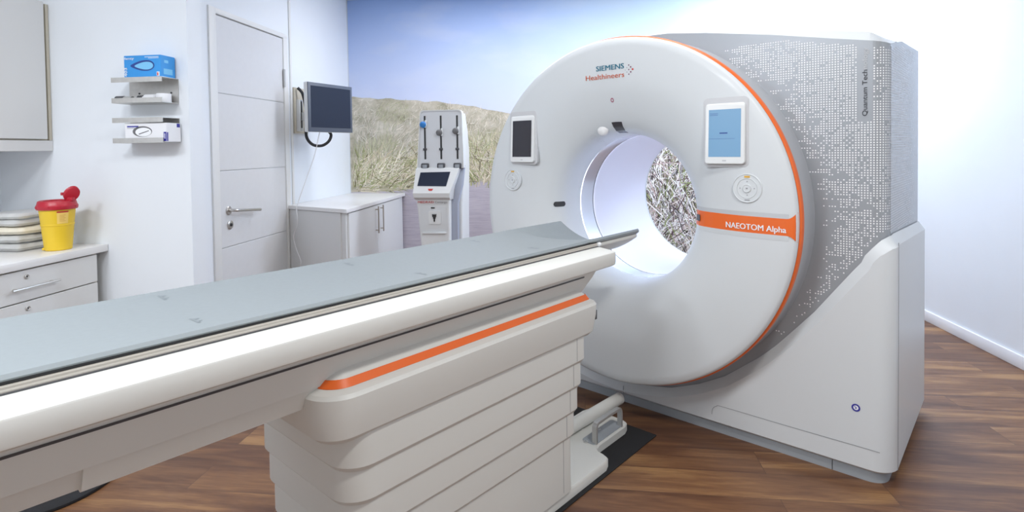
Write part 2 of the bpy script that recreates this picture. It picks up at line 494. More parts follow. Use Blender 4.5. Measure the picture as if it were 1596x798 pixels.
PALE = [(.74, .69, .60), (.82, .77, .68), (.66, .61, .51), (.70, .67, .61), (.60, .57, .47), (.50, .50, .38)]
NEAR = [(.80, .73, .58), (.70, .62, .46), (.88, .83, .70), (.46, .47, .24), (.36, .40, .19), (.56, .54, .32), (.22, .19, .12), (.62, .53, .40)]
FORE = [(.95, .94, .93), (.90, .87, .84), (.78, .70, .64), (.12, .07, .08), (.05, .045, .04), (.30, .36, .14), (.36, .34, .36), (.60, .46, .44), (.97, .97, .97)]
for i in range(3600):                                  # far dune, up to the ridge
    x = random.uniform(-2.68, -.1); t = interp(RIDGE, x); z = random.uniform(1.0, t - .02)
    q = (z - 1.0) / (t - 1.0)
    clump = noise.noise(Vector((x * 2.1, z * 3.0, 4)))
    c = pick(PALE if q > .35 else NEAR)
    if clump > .18: c = tuple(a * b for a, b in zip(c, (.78, .82, .66)))
    ln = (.20 - .15 * q) * random.uniform(.6, 1.3)
    blade(x, z, random.gauss(.35 + 1.2 * noise.noise(Vector((x * 1.7, z * 2.2, 0))), .45), ln, random.uniform(.0022, .005) * (1.3 - .7 * q), c, random.uniform(-.05, .05))
for i in range(1700):                                  # long blades at the dune foot
    x = random.uniform(-2.68, -.5); z = random.uniform(interp(PATHT, x) + .0, interp(PATHT, x) + .36)
    blade(x, z, random.gauss(.9 if x < -1.9 else -.5, .6), random.uniform(.12, .36), random.uniform(.002, .005), pick(NEAR), random.uniform(-.09, .09))
for i in range(5200):                                  # tall foreground grass on the right
    x = random.uniform(.3, 2.4); z = random.uniform(.05, 1.75)
    blade(x, z, random.gauss(.1 + 1.3 * noise.noise(Vector((x * 2.5, z * 2.5, 9))), .75), random.uniform(.1, .42), random.uniform(.0018, .006), pick(FORE), random.uniform(-.1, .1))
mural = mu.build('photo_mural', [MSKY, MGRASS, MPATH, MFORE, MBLADE], smooth=0,
                 tag_=('photo mural of dune grass and blue sky printed across the back wall', 'wall mural'))
att = mural.data.color_attributes.new('blade', 'FLOAT_COLOR', 'CORNER')
for fi, c in cols.items():
    for li in mural.data.polygons[fi].loop_indices: att.data[li].color = (*c, 1)

# ------------------------------------------------------------------ the scanner gantry
TH = 0.7314823 - YAW                       # scanner axis, turned to the right of +Y
TD = Vector((math.sin(TH), math.cos(TH), 0)); GD = Vector((math.cos(TH), -math.sin(TH), 0))
GO = TD * 2.814 + GD * -1.60               # floor point below the bore axis, front plane
gan = empty('ct_scanner', GO, -TH, 'large white scanner gantry with round bore, orange ring and grey dotted side cover', 'CT scanner')
ZA = 1.115; DEP = 0.93; UL, UR = -0.93, 1.19

PROF = [(.402, .05), (.402, -.04), (.408, -.09), (.420, -.130), (.445, -.160), (.48, -.183), (.53, -.204), (.58, -.219), (.62, -.229), (.66, -.2360), (.70, -.2395), (.76, -.2405), (.86, -.2400), (.892, -.2370), (.902, -.2280), (.905, -.208)]


def dprof(r):
    return interp([(a, b) for a, b in PROF[1:]], r)


def on_disc(u, z, lift=0.0015):
    return (u, dprof(math.hypot(u, z - ZA)) - lift, z)


# outline of the body in plan: left back, left side, front, right corner, right side, right back
def plan_path():
    P = []
    for i in range(9): P.append((UL, DEP - (DEP - .1) * i / 8, -1, 0))
    for k in range(1, 7):
        t = PI + (PI / 2) * k / 6; P.append((UL + .1 + .1 * math.cos(t), .1 + .1 * math.sin(t), math.cos(t), math.sin(t)))
    n = 150
    for i in range(1, n): P.append((UL + .1 + (UR - .055 - UL - .1) * i / n, 0, 0, -1))
    for k in range(0, 9):
        t = -PI / 2 + (PI / 2) * k / 8; P.append((UR - .055 + .055 * math.cos(t), .055 + .055 * math.sin(t), math.cos(t), math.sin(t)))
    for i in range(1, 22): P.append((UR, .055 + (DEP - .055) * i / 21, 1, 0))
    return P


PLAN = plan_path()
WAVE = [(-.104, .110), (.047, .124), (.215, .155), (.371, .218), (.504, .292), (.669, .425), (.748, .502), (.832, .598), (.913, .693), (.99, .798), (1.065, .900), (1.108, .955), (1.15, 1.008), (1.175, 1.040), (1.199, 1.058)]


def wave_z(p):
    u, v = p[0], p[1]
    if v > .06 and u > 0: return 1.062 - .035 * (v - .06) / .87
    if u < -.104: return interp(WAVE, -.208 - u)
    return interp(WAVE, u + (0.012 if u > 1.1 else 0))


def top_z(p):
    u, v = p[0], p[1]
    if u > 0 and v > .05: return 1.868 + .075 * min(1, (v - .05) / .3) * .5 + .035 * (v / DEP)
    if u < -.1: return ZA + math.sqrt(max(0.0, .945 ** 2 - u * u))
    return interp([(-.1, 2.055), (.2, 2.047), (.413, 2.019), (.722, 1.966), (.99, 1.911), (1.134, 1.883), (1.2, 1.868)], u)


# base plinth
o0 = rrect(UL + .02, UR, -.012, DEP - .02, .07, 8)
MB().loft([flat(o0, 0), flat(o0, .05)]).build('base_plinth', GREYP, gan)
# black shadow seam on plinth
MB().box(.985, .988, -.0135, -.011, 0.001, .046).build('plinth_joint', DARKG, gan, smooth=0)

# white lower cover with the rising wave edge
rows = [[], [], [], [], []]
for i, p in enumerate(PLAN):
    z = wave_z(p)
    q0, q1 = PLAN[max(i - 2, 0)], PLAN[min(i + 2, len(PLAN) - 1)]
    ds = math.hypot(q1[0] - q0[0], q1[1] - q0[1]); dz = wave_z(q1) - wave_z(q0)
    al = math.atan2(dz, ds) * (1 if p[1] < .03 else 0)
    tu, tv = (q1[0] - q0[0]) / ds, (q1[1] - q0[1]) / ds
    sh = .042 * math.sin(al); zz = z - .042 * math.cos(al)
    a = (p[0] + p[2] * .002, p[1] + p[3] * .002)
    b = (min(p[0] + p[2] * .038 + tu * sh, UR + .032), p[1] + p[3] * .038 + tv * sh)
    rows[0].append((a[0], a[1], z - .004)); rows[1].append((a[0] + p[2] * .003, a[1] + p[3] * .003, z))
    rows[2].append((b[0], b[1], zz))
    rows[3].append((p[0] + p[2] * .032, p[1] + p[3] * .034, .062)); rows[4].append((p[0] + p[2] * .014, p[1] + p[3] * .014, .047))
lc = MB()
lc.loft(rows, (False, False), closed=False)
# back closing wall of the lower cover is part of the rear cover
lower = lc.build('lower_cover', PLASTIC, gan, smooth=28)
sm = MB()
# service flap outline on the front
pth = [(.45, .095), (.455, .125), (.475, .142), (.51, .148), (.80, .148), (1.10, .150), (1.17, .150)]
sp_ = smooth_path([(u_, 0, z_) for u_, z_ in pth], 6)
for a_, b_ in zip(sp_, sp_[1:]):
    n_ = Vector((-(b_ - a_).z, 0, (b_ - a_).x)).normalized() * .0013
    sm.add([(a_.x + n_.x, -.0362, a_.z + n_.z), (b_.x + n_.x, -.0362, b_.z + n_.z), (b_.x - n_.x, -.0362, b_.z - n_.z), (a_.x - n_.x, -.0362, a_.z - n_.z)], [[0, 1, 2, 3]])
MB().box(-.062, -.059, -.0362, -.033, .05, .10).build('cover_seam', GREYPRINT, gan, smooth=0)
MB().box(UR + .0305, UR + .0332, .045, .049, .06, 1.03).build('cover_seam', GREYPRINT, gan, smooth=0)
sm.build('flap_outline', GREYPRINT, gan, smooth=0)
# recessed grip at the foot of the side cover
g = MB(); o_ = rrect(.10, .30, .09, .17, .03)
g.loft([[(UR + .0322, v_, z_) for v_, z_ in o_], [(UR + .0332, .2 + (v_ - .2) * .9, .13 + (z_ - .13) * .8) for v_, z_ in o_]], (False, True))
g.build('side_grip', PLASTIC, gan)

# grey upper cover (with the printed dots), hole left for the bore
gc = MB(); HR = .60
cells = []
prev = None
for i, p in enumerate(PLAN):
    zb_, zt_ = wave_z(p) - .03, top_z(p)
    front = p[1] < .001 and abs(p[0]) < HR
    if p[1] < .001: pass
    hh = math.sqrt(HR * HR - p[0] ** 2) if front else 0.0
    prev_ = prev; prev = (p, zb_, zt_, hh)
    if prev_:
        (pa, za, ta, ha) = prev_
        if za >= ta: continue
        if ha > 0 or hh > 0:
            gc.add([(pa[0], pa[1], za), (p[0], p[1], zb_), (p[0], p[1], ZA - hh), (pa[0], pa[1], ZA - ha)], [[0, 1, 2, 3]])
            gc.add([(pa[0], pa[1], ZA + ha), (p[0], p[1], ZA + hh), (p[0], p[1], zt_), (pa[0], pa[1], ta)], [[0, 1, 2, 3]])
        else:
            gc.add([(pa[0], pa[1], za), (p[0], p[1], zb_), (p[0], p[1], zt_), (pa[0], pa[1], ta)], [[0, 1, 2, 3]])
upper_cover = gc
# dots: a grid that follows the plan path round the right corner
SP = .0112
arc = [0.0]
for a_, b_ in zip(PLAN, PLAN[1:]): arc.append(arc[-1] + math.hypot(b_[0] - a_[0], b_[1] - a_[1]))


def plan_at(s, off):
    lo, hi = 0, len(arc) - 1
    while hi - lo > 1:
        md = (lo + hi) // 2
        if arc[md] <= s: lo = md
        else: hi = md
    t = (s - arc[lo]) / (arc[hi] - arc[lo]); a_, b_ = PLAN[lo], PLAN[hi]
    nx, ny = a_[2] + (b_[2] - a_[2]) * t, a_[3] + (b_[3] - a_[3]) * t
    return (a_[0] + (b_[0] - a_[0]) * t + nx * off, a_[1] + (b_[1] - a_[1]) * t + ny * off, a_[0] + (b_[0] - a_[0]) * t, a_[1] + (b_[1] - a_[1]) * t, nx, ny)


s_corner = arc[[i for i, p in enumerate(PLAN) if p[0] > UR - .0551 and p[1] <= 1e-6][-1]]
START = [(.40, .68), (.50, .71), (.62, .80), (.75, .88), (.95, .95), (1.12, .965), (1.2, .955), (1.35, .90), (1.45, .865), (1.55, .80), (1.65, .72), (1.72, .70), (1.78, .60), (1.86, .52), (1.95, .5)]
rng = random.Random(3)
z = .40
row = 0
while z < 1.93:
    st = interp(START, z) + abs(rng.gauss(0, .055)) - .02
    run = 0.0
    s = s_corner - .68
    s = round(s / SP) * SP
    while s < s_corner + .086 + .75:
        x_, y_, uu, vv, nx_, ny_ = plan_at(s, .0008)
        side = s > s_corner + .086
        ok = uu > st and z > wave_z((uu, vv)) + (.03 if vv < .05 else .012) and z < top_z((uu, vv)) - .022
        if ok and vv < .001 and 1.083 < uu < 1.13 and 1.55 < z < 1.87: ok = False
        if ok:
            d = (uu - st) / .26
            pr = .62 + .34 * min(1, d) if not side else .97
            if z < .95 and not side: pr -= .18
            nz = noise.noise(Vector((s * 16, z * 38, 1.7)))
            pr += .55 * nz
            if side and s > s_corner + .086 + .40 + .3 * rng.random(): pr = .1
            if rng.random() < pr:
                r_ = .0034 if not side else .0031
                t_ = Vector((-ny_, nx_, 0)).normalized()
                upper_cover.add([(x_ + t_.x * r_ * math.cos(k * PI / 3), y_ + t_.y * r_ * math.cos(k * PI / 3), z + r_ * math.sin(k * PI / 3)) for k in range(6)], [[0, 1, 2, 3, 4, 5]], 1)
        s += SP
    z += SP * .96
    row += 1
upper_cover.build('upper_cover', [GREY, DOT], gan, smooth=30)
MB().box(UR - .001, UR + .0012, .056, .0610, 1.05, 1.86).build('corner_seam', GREYPRINT, gan, smooth=0)

# top cover: bright chamfered strip above the grey panel
tc_ = MB(); secs = []
for p in PLAN:
    if p[1] > .001 and p[0] < 0: continue
    if p[1] > .001: continue
    u_ = p[0]; z0 = top_z(p); d = interp([(-.9, .008), (0, .010), (.2, .012), (.7, .030), (1.13, .044), (1.2, .044)], u_)
    x_ = min(u_, UR - .06)
    secs.append([(u_, 0, z0), (u_ if u_ < 1.1 else 1.1 + (u_ - 1.1) * .6, .045, z0 + d), (u_ if u_ < 1.1 else 1.1 + (u_ - 1.1) * .6, .20, z0 + d + .004), (u_, DEP, z0 + d + .01)])
pe = PLAN[-15]
secs.append([(UR - .02, .016, 1.868), (1.155, .055, 1.900), (1.155, .20, 1.915), (UR, DEP, 1.935)])
secs.append([(UR, .055, 1.868), (UR, .08, 1.868), (UR, .20, 1.898), (UR, DEP, 1.93)])
tc_.loft(secs, (False, False), closed=False)
tc_.build('top_cover', PLASTIC, gan, smooth=28)
MB().add([(.1985, -.0005, 2.035), (.2015, -.0005, 2.035), (.2035, .0448, 2.0605), (.2005, .0448, 2.0605)], [[0, 1, 2, 3]]).build('top_seam', DARKG, gan, smooth=0)

# rear cover closing the back, with a hole for the bore
rc = MB(); N = 60
us = [UL + (UR - UL) * i / N for i in range(N + 1)]
for a_, b_ in zip(us, us[1:]):
    ta, tb = max(1.3, top_z((a_, 0))) - .02, max(1.3, top_z((b_, 0))) - .02
    ha = math.sqrt(max(0, .46 ** 2 - a_ * a_)); hb = math.sqrt(max(0, .46 ** 2 - b_ * b_))
    rc.add([(a_, DEP, .05), (b_, DEP, .05), (b_, DEP, ZA - hb), (a_, DEP, ZA - ha)], [[0, 1, 2, 3]])
    rc.add([(a_, DEP, ZA + ha), (b_, DEP, ZA + hb), (b_, DEP, tb), (a_, DEP, ta)], [[0, 1, 2, 3]])
rc.lathe([(.425, .90), (.432, .93), (.45, .945), (.48, .945), (.48, .93)], (0, 0, ZA), 'y', 96)
rc.build('rear_cover', PLASTIC, gan)

# round front cover with flared bore mouth
fc = MB().lathe(PROF, (0, 0, ZA), 'y', 160)
fc.build('front_cover', PLASTIC, gan, smooth=40)
MB().lathe([(.9050, -.2045), (.9118, -.198), (.9132, -.194), (.9132, -.167), (.905, -.163)], (0, 0, ZA), 'y', 160).build('rim_stripe', ORANGE, gan)
MB().lathe([(.9040, -.162), (.9055, -.159), (.908, -.03), (.914, .0)], (0, 0, ZA), 'y', 160).build('rim_side', RIMG, gan)
# bore: light ring, scan window, tunnel
MB().lathe([(.402, .050), (.4025, .0525), (.4140, .0535), (.416, .062), (.4125, .070), (.411, .074)], (0, 0, ZA), 'y', 128).build('bore_edge_ring', PLASTIC, gan)
MB().lathe([(.4040, .0545), (.4120, .0545)], (0, 0, ZA), 'y', 128).build('light_ring', BORELED, gan)
MB().lathe([(.411, .074), (.411, .200)], (0, 0, ZA), 'y', 128).build('scan_window', RINGM, gan)
MB().lathe([(.411, .200), (.4145, .201), (.4145, .206), (.411, .207)], (0, 0, ZA), 'y', 128).build('scan_window_groove', DARKG, gan)
MB().lathe([(.411, .207), (.409, .214), (.409, .225), (.412, .232), (.425, .90)], (0, 0, ZA), 'y', 128).build('bore_tunnel', BORE, gan)

# orange name stripe across the right of the round cover
ns = MB(); bv = (MB(), MB())


def stripe_half(u): return .0365 + (.032 * ((u - .865) / .04) ** 2 if u > .865 else 0)


ug = [.418 + (.9035 - .418) * i / 60 for i in range(61)]
zc_ = lambda u: 1.101 - .0095 * (u - .48)
for a_, b_ in zip(ug, ug[1:]):
    for k in range(6):
        q = []
        for uu, kk in ((a_, k), (b_, k), (b_, k + 1), (a_, k + 1)):
            z_ = zc_(uu) - stripe_half(uu) + 2 * stripe_half(uu) * kk / 6
            r_ = math.hypot(uu, z_ - ZA)
            if r_ > .904: uu = math.sqrt(max(.904 ** 2 - (z_ - ZA) ** 2, 0))
            q.append(on_disc(uu, z_, .003))
        ns.add(q, [[0, 1, 2, 3]])
    if b_ < .872:
        for z0, z1 in ((.0365, .0555), (-.0365, -.060)):
            bv[0 if z0 > 0 else 1].add([on_disc(a_, zc_(a_) + z0, .003), on_disc(b_, zc_(b_) + z0, .003), on_disc(b_, zc_(b_) + z1, .0006), on_disc(a_, zc_(a_) + z1, .0006)], [[0, 1, 2, 3]])
nstripe = ns.build('name_stripe', ORANGE, gan)
bv[0].build('stripe_bevel', mat('bevel_grey', (.50, .52, .54), .4), gan, smooth=0)
bv[1].build('stripe_bevel', PLASTIC, gan, smooth=0)
tx = MB(); text_fit(tx, 'NAEOTOM Alpha', .600, .862, 1.0765, .0255, lambda x, y: on_disc(x, y - .02 * (x - .6) * .5, .0045), .028)
t_ = tx.build('stripe_lettering', WPRINT, nstripe, smooth=0)
sb = MB(); o_ = rrect(.424, .452, 1.087, 1.117, .004, 3)
sb.loft([[on_disc(x, y, .002) for x, y in o_], [on_disc(x, y, .009) for x, y in o_]], (False, True)); sb.build('stripe_sensor', DARKG, nstripe)

# maker's logo above the bore
tx = MB(); text_fit(tx, 'SIEMENS', -.085, .083, 1.853, .0265, on_disc, .028)
tx.build('logo_upper_word', TEAL, gan, smooth=0)
tx = MB(); text_fit(tx, 'Healthineers', -.152, .084, 1.809, .0265, on_disc, .014)
tx.build('logo_lower_word', ORPRINT, gan, smooth=0)
ld = MB()
for du, dz, r_, k in ((.133, 0, .0052, 0), (.122, .0125, .0042, 1), (.122, -.0125, .0042, 1), (.111, .023, .0036, 1), (.111, 0, .0036, 1), (.111, -.023, .0036, 1), (.100, .0115, .0026, 2), (.100, -.0115, .0026, 2), (.090, 0, .002, 2)):
    ld.add([on_disc(du + r_ * math.cos(t * PI / 5), 1.843 + dz + r_ * math.sin(t * PI / 5)) for t in range(10)], [list(range(10))], k)
ld.build('logo_dots', [REDPRINT, mat('purple_print', (.18, .05, .12), .5), GREYPRINT], gan, smooth=0)
# alignment mark
am = MB()
c0 = [on_disc(-.001 + .0095 * math.cos(t * PI / 10), 1.696 + .0115 * math.sin(t * PI / 10)) for t in range(20)]
c1 = [on_disc(-.001 + .0055 * math.cos(t * PI / 10), 1.696 + .0070 * math.sin(t * PI / 10)) for t in range(20)]
am.loft([c0, c1], (False, False)); am.build('alignment_mark', mat('magenta_print', (.35, .03, .10), .5), gan, smooth=0)
# vertical lettering on the grey cover, its last letters in a lighter tone
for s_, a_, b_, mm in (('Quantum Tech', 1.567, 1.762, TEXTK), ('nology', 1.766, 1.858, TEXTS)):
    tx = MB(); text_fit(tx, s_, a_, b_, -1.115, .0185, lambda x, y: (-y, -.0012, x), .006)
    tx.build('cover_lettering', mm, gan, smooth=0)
# blue information sticker
st_ = MB(); st_.lathe([(.0155, -.0362), (.0165, -.0372), (.0100, -.0372)], (1.082, 0, .316), 'y', 24); st_.lathe([(.0100, -.0370), (.0001, -.0370)], (1.082, 0, .316), 'y', 24, mi=1)
st_.box(1.0800, 1.0840, -.0377, -.0372, .311, .319, mi=0); st_.box(1.0765, 1.080, -.0377, -.0372, .319, .3225, mi=0)
st_.build('safety_sticker', [NAVY, WPRINT], gan)


# tablets, control dials
def tablet(cu, lit):
    v0 = -.238
    hold = MB()
    o_ = rrect(cu - .103, cu + .103, 1.352, 1.668, .022, 6)
    o2 = rrect(cu - .097, cu + .097, 1.356, 1.650, .020, 6)
    hold.loft([[(x, v0 + .012, z_) for x, z_ in o_], [(x, v0 - .003, z_) for x, z_ in o_], [(x, v0 - .005, z_) for x, z_ in o2]], (False, True), mi=0)
    hb = hold.build('tablet_cradle', mat('cradle_plastic', (.60, .61, .63), .45), gan)
    tb = MB()
    o_ = rrect(cu - .090, cu + .090, 1.366, 1.640, .014, 6)

    def tl(z_): return v0 - .009 - .012 * (1.64 - z_) / .28
    tb.loft([[(x, v0 - .004, z_) for x, z_ in o_], [(x, tl(z_), z_) for x, z_ in o_], [(cu + (x - cu) * .97, tl(z_) - .0025, 1.503 + (z_ - 1.503) * .98) for x, z_ in o_]], (False, True))
    t = tb.build('tablet', INJW, gan)
    sc = MB()
    sc.add([(x, tl(z_) - .0032, z_) for x, z_ in ((cu - .073, 1.398), (cu + .073, 1.398), (cu + .073, 1.613), (cu - .073, 1.613))], [[0, 1, 2, 3]])
    s = sc.build('tablet_screen', BLUESCR if lit else GLASSD, t, smooth=0)
    bt = MB(); o_ = rrect(cu - .009, cu + .009, 1.378, 1.384, .002, 2)
    bt.add([(x, tl(z_) - .0033, z_) for x, z_ in o_], [list(range(len(o_)))]); bt.build('home_button', TEXTS, t, smooth=0)
    if lit:
        for x0, x1, z0, z1 in ((-.022, .014, 1.503, 1.508), (-.068, -.03, 1.594, 1.5955), (-.068, -.03, 1.587, 1.5885), (-.073, .046, 1.4795, 1.4805)):
            MB().add([(cu + x, tl(z_) - .0036, z_) for x, z_ in ((x0, z0), (x1, z0), (x1, z1), (x0, z1))], [[0, 1, 2, 3]]).build('screen_line', BLUEDK, t, smooth=0)


tablet(-.602, False)
tablet(.605, True)
for cu in (-.690, .700):
    zz = 1.258; v0 = dprof(math.hypot(cu, zz - ZA))
    dl = MB().lathe([(.0655, .004), (.0655, -.003), (.062, -.006), (.060, -.003), (.0445, -.003), (.0435, -.006), (.042, -.003), (.020, -.003), (.0165, -.009), (.0145, -.007), (.0005, -.007)], (cu, v0, zz), 'y', 48)
    d = dl.build('control_dial', PLASTIC, gan)
    MB().box(cu - .012, cu + .012, v0 - .0045, v0 - .0028, zz + .0475, zz + .0555).build('dial_icon', AMBER, d, smooth=0)
    MB().box(cu - .004, cu + .004, v0 - .0078, v0 - .0068, zz - .003, zz + .003).build('dial_icon', GREYPRINT, d, smooth=0)
    for x_, z_ in ((.031, 0), (0, -.03), (0, .03), (-.031, 0)):
        MB().add([(cu + x_ + .004 * math.cos(k * 2 * PI / 3), v0 - .0034, zz + z_ + .004 * math.sin(k * 2 * PI / 3)) for k in range(3)], [[0, 1, 2]]).build('dial_icon', GREYPRINT, d, smooth=0)
    MB().box(cu - .011, cu + .011, v0 - .0042, v0 - .0028, zz - .054, zz - .050).build('dial_icon', GREYPRINT, d, smooth=0)
# camera dome, speaker holes, dark sensor window and slot window on the flare
dm = MB(); c_ = Vector(on_disc(-.105, 1.542, 0)); secs = []
for k in range(9):
    t = k / 8 * PI / 2
    secs.append([(c_.x + .034 * math.cos(t) * math.cos(a * PI / 12), c_.y - .026 * math.sin(t) + .006, c_.z + .032 * math.cos(t) * math.sin(a * PI / 12)) for a in range(24)])
dm.loft(secs, (False, True)); dm.build('camera_dome', mat('dome_white', (.86, .86, .86), .2), gan)
gr = MB()
for i in range(-3, 4):
    for j in range(-3, 4):
        if i * i + j * j < 11:
            cx_, cz_ = -.172 + i * .0062, 1.500 + j * .0062
            gr.add([on_disc(cx_ + .0016 * math.cos(k * PI / 3), cz_ + .0016 * math.sin(k * PI / 3)) for k in range(6)], [[0, 1, 2, 3, 4, 5]])
gr.build('speaker_grille', TEXTS, gan, smooth=0)


def polar_patch(a0, a1, rr, lift, n=10):
    secs = []
    for i in range(n + 1):
        r_ = rr[0] + (rr[1] - rr[0]) * i / n
        secs.append([(r_ * math.cos(a), dprof(r_) - lift, ZA + r_ * math.sin(a)) for a in [a0 + (a1 - a0) * k / 6 for k in range(7)]])
    return MB().loft(secs, (False, False), closed=False)


polar_patch(math.radians(86.5), math.radians(94.2), (.410, .468), .002).build('sensor_window', [mat('sensor_glass', (.06, .06, .07), .25)], gan)
sw = MB(); o_ = rrect(-.0405, .0405, -.0155, .0155, .0150, 6)


def on_flare(t, w, lift):
    # t along the meridian of the flare on the left, w upwards
    pts = [(.404, -.06), (.408, -.09), (.420, -.130), (.445, -.165), (.48, -.19)]
    L_ = [0]
    for a, b in zip(pts, pts[1:]): L_.append(L_[-1] + math.hypot(b[0] - a[0], b[1] - a[1]))
    s = L_[2] + t
    r_ = interp(list(zip(L_, [p[0] for p in pts])), s); v_ = interp(list(zip(L_, [p[1] for p in pts])), s)
    return (-(r_ - lift * .7), v_ - lift * .7, 1.117 + w)


secs = []
for i in range(25):
    x = -.0405 + .081 * i / 24; e = max(0.0, abs(x) - .0255)
    hw_ = max(.0006, math.sqrt(max(0.0, .0150 ** 2 - e * e)))
    secs.append([on_flare(x, hw_ * k / 3, .002) for k in range(-3, 4)])
sw.loft(secs, (False, False), closed=False)
sw.build('slot_window', [mat('slot_glass', (.05, .05, .055), .2)], gan)

# ------------------------------------------------------------------ the patient table
VT = -1.5
tab = empty('patient_table', GO + TD * VT, -TH, 'long white patient table with grey mattress and orange stripe, standing before the scanner', 'patient table')


def tv(v): return v - VT                  # gantry distance to table-local


bp_out = rrect(-.235, .235, tv(-2.12), tv(-.63), .05, 6)
ext = [(.235, tv(-.68)), (.222, tv(-.645)), (.19, tv(-.632)), (.165, tv(-.628)), (.142, tv(-.612)), (.130, tv(-.57)), (.130, tv(-.34)), (.118, tv(-.302)), (.085, tv(-.288))]
base_o = rrect(-.235, .235, tv(-2.12), tv(-.63), .05, 6)
base_o = base_o[:7] + ext + [(-x, y) for x, y in ext[::-1]] + base_o[14:]
base_o = [p for i, p in enumerate(base_o)]


def inset(o, d):
    cx_ = sum(p[0] for p in o) / len(o); out = []
    n = len(o)
    for i in range(n):
        a, b = Vector(o[i - 1]), Vector(o[(i + 1) % n]); t = (b - a)
        if t.length < 1e-9: out.append(o[i]); continue
        t.normalize(); out.append((o[i][0] - t.y * d, o[i][1] + t.x * d))
    return out


MB().loft([flat(base_o, 0.006), flat(base_o, .040), flat(inset(base_o, .006), .048)]).build('base_plate', PLASTIC2, tab)
for u_, v_ in ((.07, -.60), (-.02, -.52), (.05, -.46), (-.02, -.40)):
    MB().lathe([(.011, .047), (.011, .053), (.007, .0535), (.006, .050), (.0005, .050)], (u_, tv(v_), 0), 'z', 14).build('base_bolt', SILV, tab)
# connecting cable duct to the gantry, sits on the base plate
MB().tube([(-.03, tv(-.72), .084), (-.012, tv(-.155), .084)], .031, 18).build('cable_duct', PLASTIC2, tab)
MB().tube([(-.012, tv(-.156), .084), (-.0115, tv(-.150), .084)], .026, 18).build('duct_end', BLACK, tab)
# foot bracket and grey pad
fb = MB(); o_ = rrect(.045, .122, tv(-.60), tv(-.335), .018, 5)
fb.loft([flat(o_, .046), flat(o_, .052)], (False, True)); fb.build('foot_pad', GREYP, tab)
fb = MB()
pts = smooth_path([(.113, tv(-.585), .045), (.113, tv(-.585), .115), (.113, tv(-.578), .135), (.113, tv(-.555), .143), (.113, tv(-.39), .143), (.113, tv(-.367), .135), (.113, tv(-.36), .115), (.113, tv(-.36), .045)], 6)
secs = []
for i, p in enumerate(pts):
    t = (pts[min(i + 1, len(pts) - 1)] - pts[max(i - 1, 0)]).normalized(); b = Vector((1, 0, 0)); a = t.cross(b)
    secs.append([p + b * sx * .012 + a * sy * .006 for sx, sy in ((-1, -1), (1, -1), (1, 1), (-1, 1))])
fb.loft(secs); fb.build('foot_bracket', SILV, tab, smooth=30)

# telescoping pedestal panels
spec = [(.578, .72, .290, -2.015, -.900), (.476, .60, .279, -2.005, -.910), (.374, .50, .268, -1.995, -.920), (.272, .40, .257, -1.985, -.930), (.046, .30, .246, -1.975, -.940)]
for z0, z1, hw, va, vb in spec:
    pm = MB()
    o_ = rrect(-hw, hw, tv(va), tv(vb), .05, 8, (.09, .035, .035, .09))
    lo_ = z0 + (0.012 if z0 > .1 else .001)
    pm.loft([flat(inset(o_, .012), z0), flat(o_, lo_ + .004), flat(o_, z1 - .02), flat(inset(o_, .004), z1)], (True, True))
    for sgn in (1, -1):
        pm.box(sgn * hw - .0006, sgn * hw + .0006, tv(vb) - .072, tv(vb) - .070, z0 + .018, z1 - .02, mi=1)
    pm.build('pedestal_panel', [PLASTIC2, GROOVE], tab, smooth=30)
# top cover of the pedestal with its orange line
def co(d): return rrect(-.318 + d, .318 - d, tv(-2.09) + d, tv(-.838) - d, .05, 10, (max(.012, .10 - d), max(.012, .05 - d), max(.012, .05 - d), max(.012, .10 - d)))


pc = MB()
pc.loft([flat(co(.034), .680), flat(co(.016), .697), flat(co(.002), .765), flat(co(0), .808), flat(co(.007), .818), flat(co(.031), .8275), flat(co(.046), .848), flat(co(.085), .874)])
pc.build('pedestal_cover', PLASTIC2, tab, smooth=28)
MB().loft([flat(co(.0285), .8272), flat(co(.0425), .8468)], (False, False)).build('accent_stripe', ORANGE, tab)
stp = MB()
MB().box(.295, .3065, tv(-.862), tv(-.850), .742, .780, 0.001, 1).build('cover_latch', DARKG, tab)

# lower beam, upper frame, rails, mattress
VL = -3.35


def beam(secs_half, v0, v1, name, m, sh=None, mb=None):
    ring = secs_half + [(-u_, z_) for u_, z_ in secs_half[::-1]]
    a = [(u_, tv(v0), z_) for u_, z_ in ring]
    b = [(u_, tv(sh(z_) if sh else v1), z_) for u_, z_ in ring]
    return (mb or MB()).loft([a, b]).build(name, m, tab, smooth=25)


slant = lambda z_: interp([(.76, -.965), (.856, -.857), (.942, -.770), (1.0, -.71)], z_)
beam([(.262, .955), (.262, .925), (.258, .900), (.237, .832)], VL, 0, 'table_beam', PLASTIC2, slant)
beam([(.2345, .834), (.2315, .826), (.208, .775), (.195, .769)], -2.56, 0, 'beam_underside', PLASTIC2, slant)
beam([(.225, .834), (.222, .826), (.200, .778), (.187, .772)], VL, -2.55, 'beam_end_cover', PLASTIC2)
for sgn in (1, -1):
    a = [(sgn * .2615, .9160), (sgn * .2630, .9160), (sgn * .2620, .9105), (sgn * .2590, .9105)]
    MB().loft([[(u_, tv(VL), z_) for u_, z_ in a], [(u_, tv(-.875), z_) for u_, z_ in a]]).build('side_groove', DARKG, tab, smooth=0)
half = [(.228, 1.0205), (.328, 1.0085), (.332, 1.0065), (.334, 1.002), (.334, .960), (.332, .954), (.327, .950), (.262, .936)]
ring = half + [(-u_, z_) for u_, z_ in half[::-1]]
secs = [[(u_, tv(VL), z_) for u_, z_ in ring], [(u_, tv(-.775), z_) for u_, z_ in ring]]
for dv, k in ((.030, .992), (.047, .965), (.056, .92)):
    secs.append([(u_ * k, tv(-.775 + dv), z_ - (.003 if z_ > 1.0 else -.004) * (1 - k) * 20) for u_, z_ in ring])
